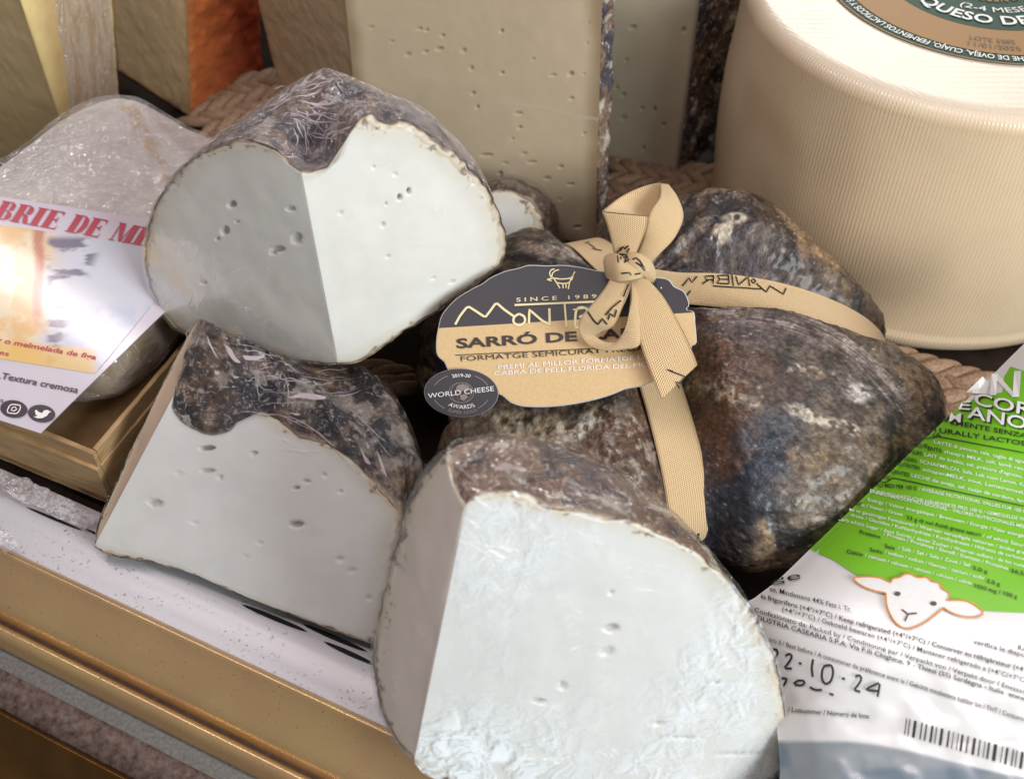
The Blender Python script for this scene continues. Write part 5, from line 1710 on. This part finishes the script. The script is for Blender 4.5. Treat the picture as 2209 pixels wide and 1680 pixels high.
serif(k, 'BRIE DE MEA', (-16, 470), (36.5, 6.8), (24, -37), 1)
k.done('red_headline', printed('crimson_print', lin(178, 34, 66), 0.3), lbl)
k = Print(BL, 0.0007)
k.text('ay o melmelada de figa', (-20, 735), (206, 776), 11, 0.02, 0.2, up=(.25, -1))
k.text('res', (-12, 762), (18, 768), 10, 0.01, 0.2, up=(.25, -1))
k.done('red_lettering', printed('crimson_print', lin(178, 34, 66), 0.3), lbl)
k = Print(BL, 0.0007)
k.text('sa.Textura cremosa', (-22, 812), (167, 848), 14, 0.015, 0.2, up=(.2, -1))
k.text('res', (-14, 864), (6, 868), 10, 0.0, 0.2, up=(.2, -1))
for cx, cy in ((30, 882), (90, 892)):
    k.poly([(cx + 29 * math.cos(a) + 3 * math.sin(a), cy + 19 * math.sin(a)) for a in np.linspace(0, 2 * math.pi, 40, endpoint=False)])
k.done('dark_lettering', printed('plum_black_print', lin(58, 42, 56), 0.3), lbl)
k = Print(BL, 0.0010)
sk = lambda cx, cy, pts: [(cx + x * 1.0 - y * 0.35, cy + y * 0.75 + x * 0.12) for x, y in pts]
k.stroke(sk(30, 882, [(-12, -8), (-12, 8), (-8, 12), (8, 12), (12, 8), (12, -8), (8, -12), (-8, -12)]), 2.4, closed=True)
k.stroke(sk(30, 882, [(6 * math.cos(a), 6 * math.sin(a)) for a in np.linspace(0, 2 * math.pi, 12, endpoint=False)]), 2.2, closed=True)
k.poly(sk(90, 892, [(-15, -9), (-7, -3), (0, -2), (2, -10), (9, -12), (14, -9), (18, -9), (14, -4), (13, 4), (6, 12), (-4, 14), (-14, 11), (-6, 8), (-12, 4), (-14, -1), (-17, -5)]))
k.done('social_icons', M_WHITEP, lbl)

# wooden boxes
M_WOOD = plain('thin_poplar_wood', lin(202, 170, 124), 0.65, 0, 0.12, 60, 0.35, 0.0004, stretch=(1, 1, 6), c2=lin(168, 134, 92))


def plank(name, a, b_, dz, thick, inward, parent, mat=M_WOOD):
    """upright board from a to b (top edge), dz deep, thickness to the inside"""
    a, b_ = np.array(a), np.array(b_)
    n = 30
    T = np.linspace(0, 1, n)[:, None]
    top = a * (1 - T) + b_ * T
    top = top + np.array([0, 0, 1]) * ((fbm(top, 200, 2, 31) - .5) * 0.0010)[:, None]
    inn = nrm(np.array(inward, float)) * thick
    bt = np.array([0, 0, -dz])
    e = 0.0003
    up = np.array([0, 0, e])
    V = np.stack([top + bt, top - up, top + inn * 0.15 , top + inn * 0.85, top + inn - up, top + inn + bt], 1)
    F = gridf(n, 6).tolist() + [(5, 4, 3, 2, 1, 0), tuple((n - 1) * 6 + q_ for q_ in range(6)),] + [(i * 6 + 5, i * 6, (i + 1) * 6, (i + 1) * 6 + 5) for i in range(n - 1)]
    return mk(name, V.reshape(-1, 3), F, mat, parent, smoothf=False)


def crate(label, cpx, lpx, rpx, zt, depth, th, name='wooden_box', ext=1.3, zf=None):
    c = at_z(*cpx, zt)
    l = at_z(*lpx, zt)
    r = at_z(*rpx, zt)
    dl, dr = nrm(l - c), nrm(r - c)
    Ll, Lr = 0.13, 0.105
    root = thing(name, label, 'box', (c[0], c[1], zt - depth))
    cl, cr = c + dl * Ll, c + dr * Lr
    cb = c + dl * Ll + dr * Lr
    plank('side_board', cl, c, depth, th, dr, root)
    plank('side_board', c + dr * (th + 0.0003), cr, depth, th, dl, root)
    plank('side_board', cr + dl * (th + 0.0003), cb, depth, th, -dr, root)
    plank('side_board', cb - dr * (th + 0.0003), cl + dr * (th + 0.0003), depth, th, -dl, root)
    ff = np.array([c, cr, cb, cl]) - np.array([0, 0, depth - 0.004])
    ff2 = ff - np.array([0, 0, 0.003])
    mk('base_board', np.concatenate([ff, ff2]), [(0, 1, 2, 3), (7, 6, 5, 4), (0, 4, 5, 1), (1, 5, 6, 2), (2, 6, 7, 3), (3, 7, 4, 0)], M_WOOD, root, smoothf=False)
    return root, c, dl, dr


crate('outer thin wooden box at the left edge holding a second box inside it', (209, 1014), (0, 929), (280, 930), 0.024, 0.0235, 0.0026)
cr2, c_, dl_, dr_ = crate('inner thin wooden box nested in the outer one', (200, 980), (60, 922), (312, 847), 0.032, 0.026, 0.0022)
# lumpy wrapped cheese inside the inner box
cc = c_ + dl_ * 0.060 + dr_ * 0.068 + np.array([0, 0, 0.004])
a_, b_ = np.meshgrid(np.linspace(0, math.pi, 60), np.linspace(0, 2 * math.pi, 120, endpoint=False), indexing='ij')
rr = (np.abs(np.sin(a_)) ** 0.5)
V = cc + dl_ * (0.052 * np.sign(np.cos(b_)) * np.abs(np.cos(b_)) ** 0.6 * rr)[..., None] + dr_ * (0.047 * np.sign(np.sin(b_)) * np.abs(np.sin(b_)) ** 0.6 * rr)[..., None] + np.array([0, 0, 1]) * (0.019 * np.sign(np.cos(a_)) * np.abs(np.cos(a_)) ** 0.7)[..., None]
V = V + ((fbm(V, 70, 3, 970) - .5) * 0.006)[..., None] * nrm(V - cc)
C = np.ones(V.shape) * np.array([0.42, 0.33, 0.19]) * (1 + 0.4 * (fbm(V, 60, 3, 971) - .5))[..., None]
lump = thing('wrapped_cheese', 'yellowish cheese in wrinkled film lying in the inner wooden box under the photo label', 'cheese', tuple(cc * [1, 1, 0]))
mk('cheese_body', V, gridf(60, 120, wrap=True), tinted('soft_yellow_cheese', rough=0.5, sss=.1, fine=90), lump, color=C)
mk('cling_film', V + nrm(V - cc) * 0.0015, gridf(60, 120, wrap=True), film('wrinkled_film', tint=(0.94, 0.9, 0.86), rough=0.1, creases=80, strength=1, dist=0.004, base=0.05, haze=0.1), lump)

# =================================================================== woven mat: braided seagrass strands
M_GRASS = plain('dried_seagrass', lin(176, 146, 118), 0.7, 0, 0.25, 500, 0.5, 0.0004, stretch=(1, 1, 5), c2=lin(108, 82, 62))
mat = thing('woven_mat', 'brown woven seagrass basket mat seen in the gaps between the cheeses', 'basket', tuple(at_z(1450, 460, 0)))
# one strand: a pointed, bowed leaf shape lying along +x
sl_, sw_ = 18, 7
u = np.linspace(0, 1, sl_)
k_ = np.linspace(-math.pi / 2, math.pi / 2, sw_)
wdt = np.sin(np.pi * u) ** 0.6
V = np.stack([np.repeat((u - .5)[:, None], sw_, 1) * 0.030, wdt[:, None] * np.sin(k_)[None] * 0.0046, wdt[:, None] * np.cos(k_)[None] * 0.0048 + 0.0006 * np.sin(5 * k_)[None]], -1)
me0 = mk('strand', V, gridf(sl_, sw_), M_GRASS)
first = True
n_str = 0


def put_strand(p, rot, sc=1.0, tilt=0.0):
    global first, n_str
    o = me0 if first else me0.copy()
    if not first: COL.objects.link(o)
    first = False
    n_str += 1
    o.parent = mat
    o.location = Vector(np.array(p) - world_loc(mat))
    o.rotation_euler = (rnd.uniform(-.2, .2), tilt + rnd.uniform(-.06, .06), rot + rnd.uniform(-.08, .08))
    o.scale = (sc * rnd.uniform(.9, 1.1), sc * rnd.uniform(.9, 1.1), sc)


def braid(p0, p1, wv=0.010, step=0.0085, sc=1.0, z=0.0):
    d = p1 - p0
    L = np.linalg.norm(d)
    d = d / L
    s = np.array([-d[1], d[0], 0])
    a = math.atan2(d[1], d[0])
    for i in range(int(L / step)):
        for sg in (1, -1):
            put_strand(p0 + d * (i * step + (step / 2 if sg > 0 else 0)) + s * sg * wv * 0.42 + np.array([0, 0, z + 0.001 * (i % 2)]), a + sg * 0.62, sc)


for px0, px1 in (((1330, 350), (1600, 395)), ((1300, 395), (1600, 440)), ((1290, 440), (1600, 490)), ((1290, 490), (1560, 540))):
    braid(at_z(*px0, 0.002), at_z(*px1, 0.002), 0.012, 0.0095, 0.72)
for px0, px1 in (((400, 215), (640, 165)), ((420, 255), (660, 200)), ((440, 300), (640, 245))):
    braid(at_z(*px0, 0.002), at_z(*px1, 0.002), 0.014, 0.011, 0.85)
for px0, px1 in (((1850, 765), (2230, 880)), ((1880, 830), (2230, 935)), ((1880, 890), (2200, 1000))):
    braid(at_z(*px0, 0.004), at_z(*px1, 0.004), 0.013, 0.010, 0.95)
for px0, px1 in (((770, 800), (900, 850)), ((800, 830), (900, 880))):
    braid(at_z(*px0, 0.004), at_z(*px1, 0.004), 0.013, 0.010, 0.8)
print('strands', n_str)

# dark crumpled film scraps and a splinter beside the box
M_SCRAP = film('scrap_film', tint=(0.85, 0.82, 0.84), rough=0.1, creases=120, strength=1, dist=0.004, base=0.12, haze=0.25)
def scrap(label, cpx, z, lx, ly, rot, sd):
    c = at_z(*cpx, z)
    U, V_ = np.meshgrid(np.linspace(-1, 1, 50), np.linspace(-1, 1, 30), indexing='ij')
    P = np.stack([U * lx * np.cos(rot) - V_ * ly * np.sin(rot), U * lx * np.sin(rot) + V_ * ly * np.cos(rot), 0 * U], -1) + c
    P[..., 2] += 0.010 * (fbm(P, 90, 4, sd) - 0.3) + 0.002
    P[..., :2] += 0.006 * (fbm(P[..., [1, 0, 2]], 120, 3, sd + 1) - .5)[..., None]
    return tag(mk('film_scrap', P, gridf(50, 30), M_SCRAP), label, 'film')


scrap('crumpled strip of clear film lying between the wooden box and the white tray', (95, 1085), 0.001, 0.028, 0.005, -0.45, 990)
scrap('torn bit of clear film on the brass rail at the left edge', (8, 1176), 0.004, 0.008, 0.004, -0.6, 991)
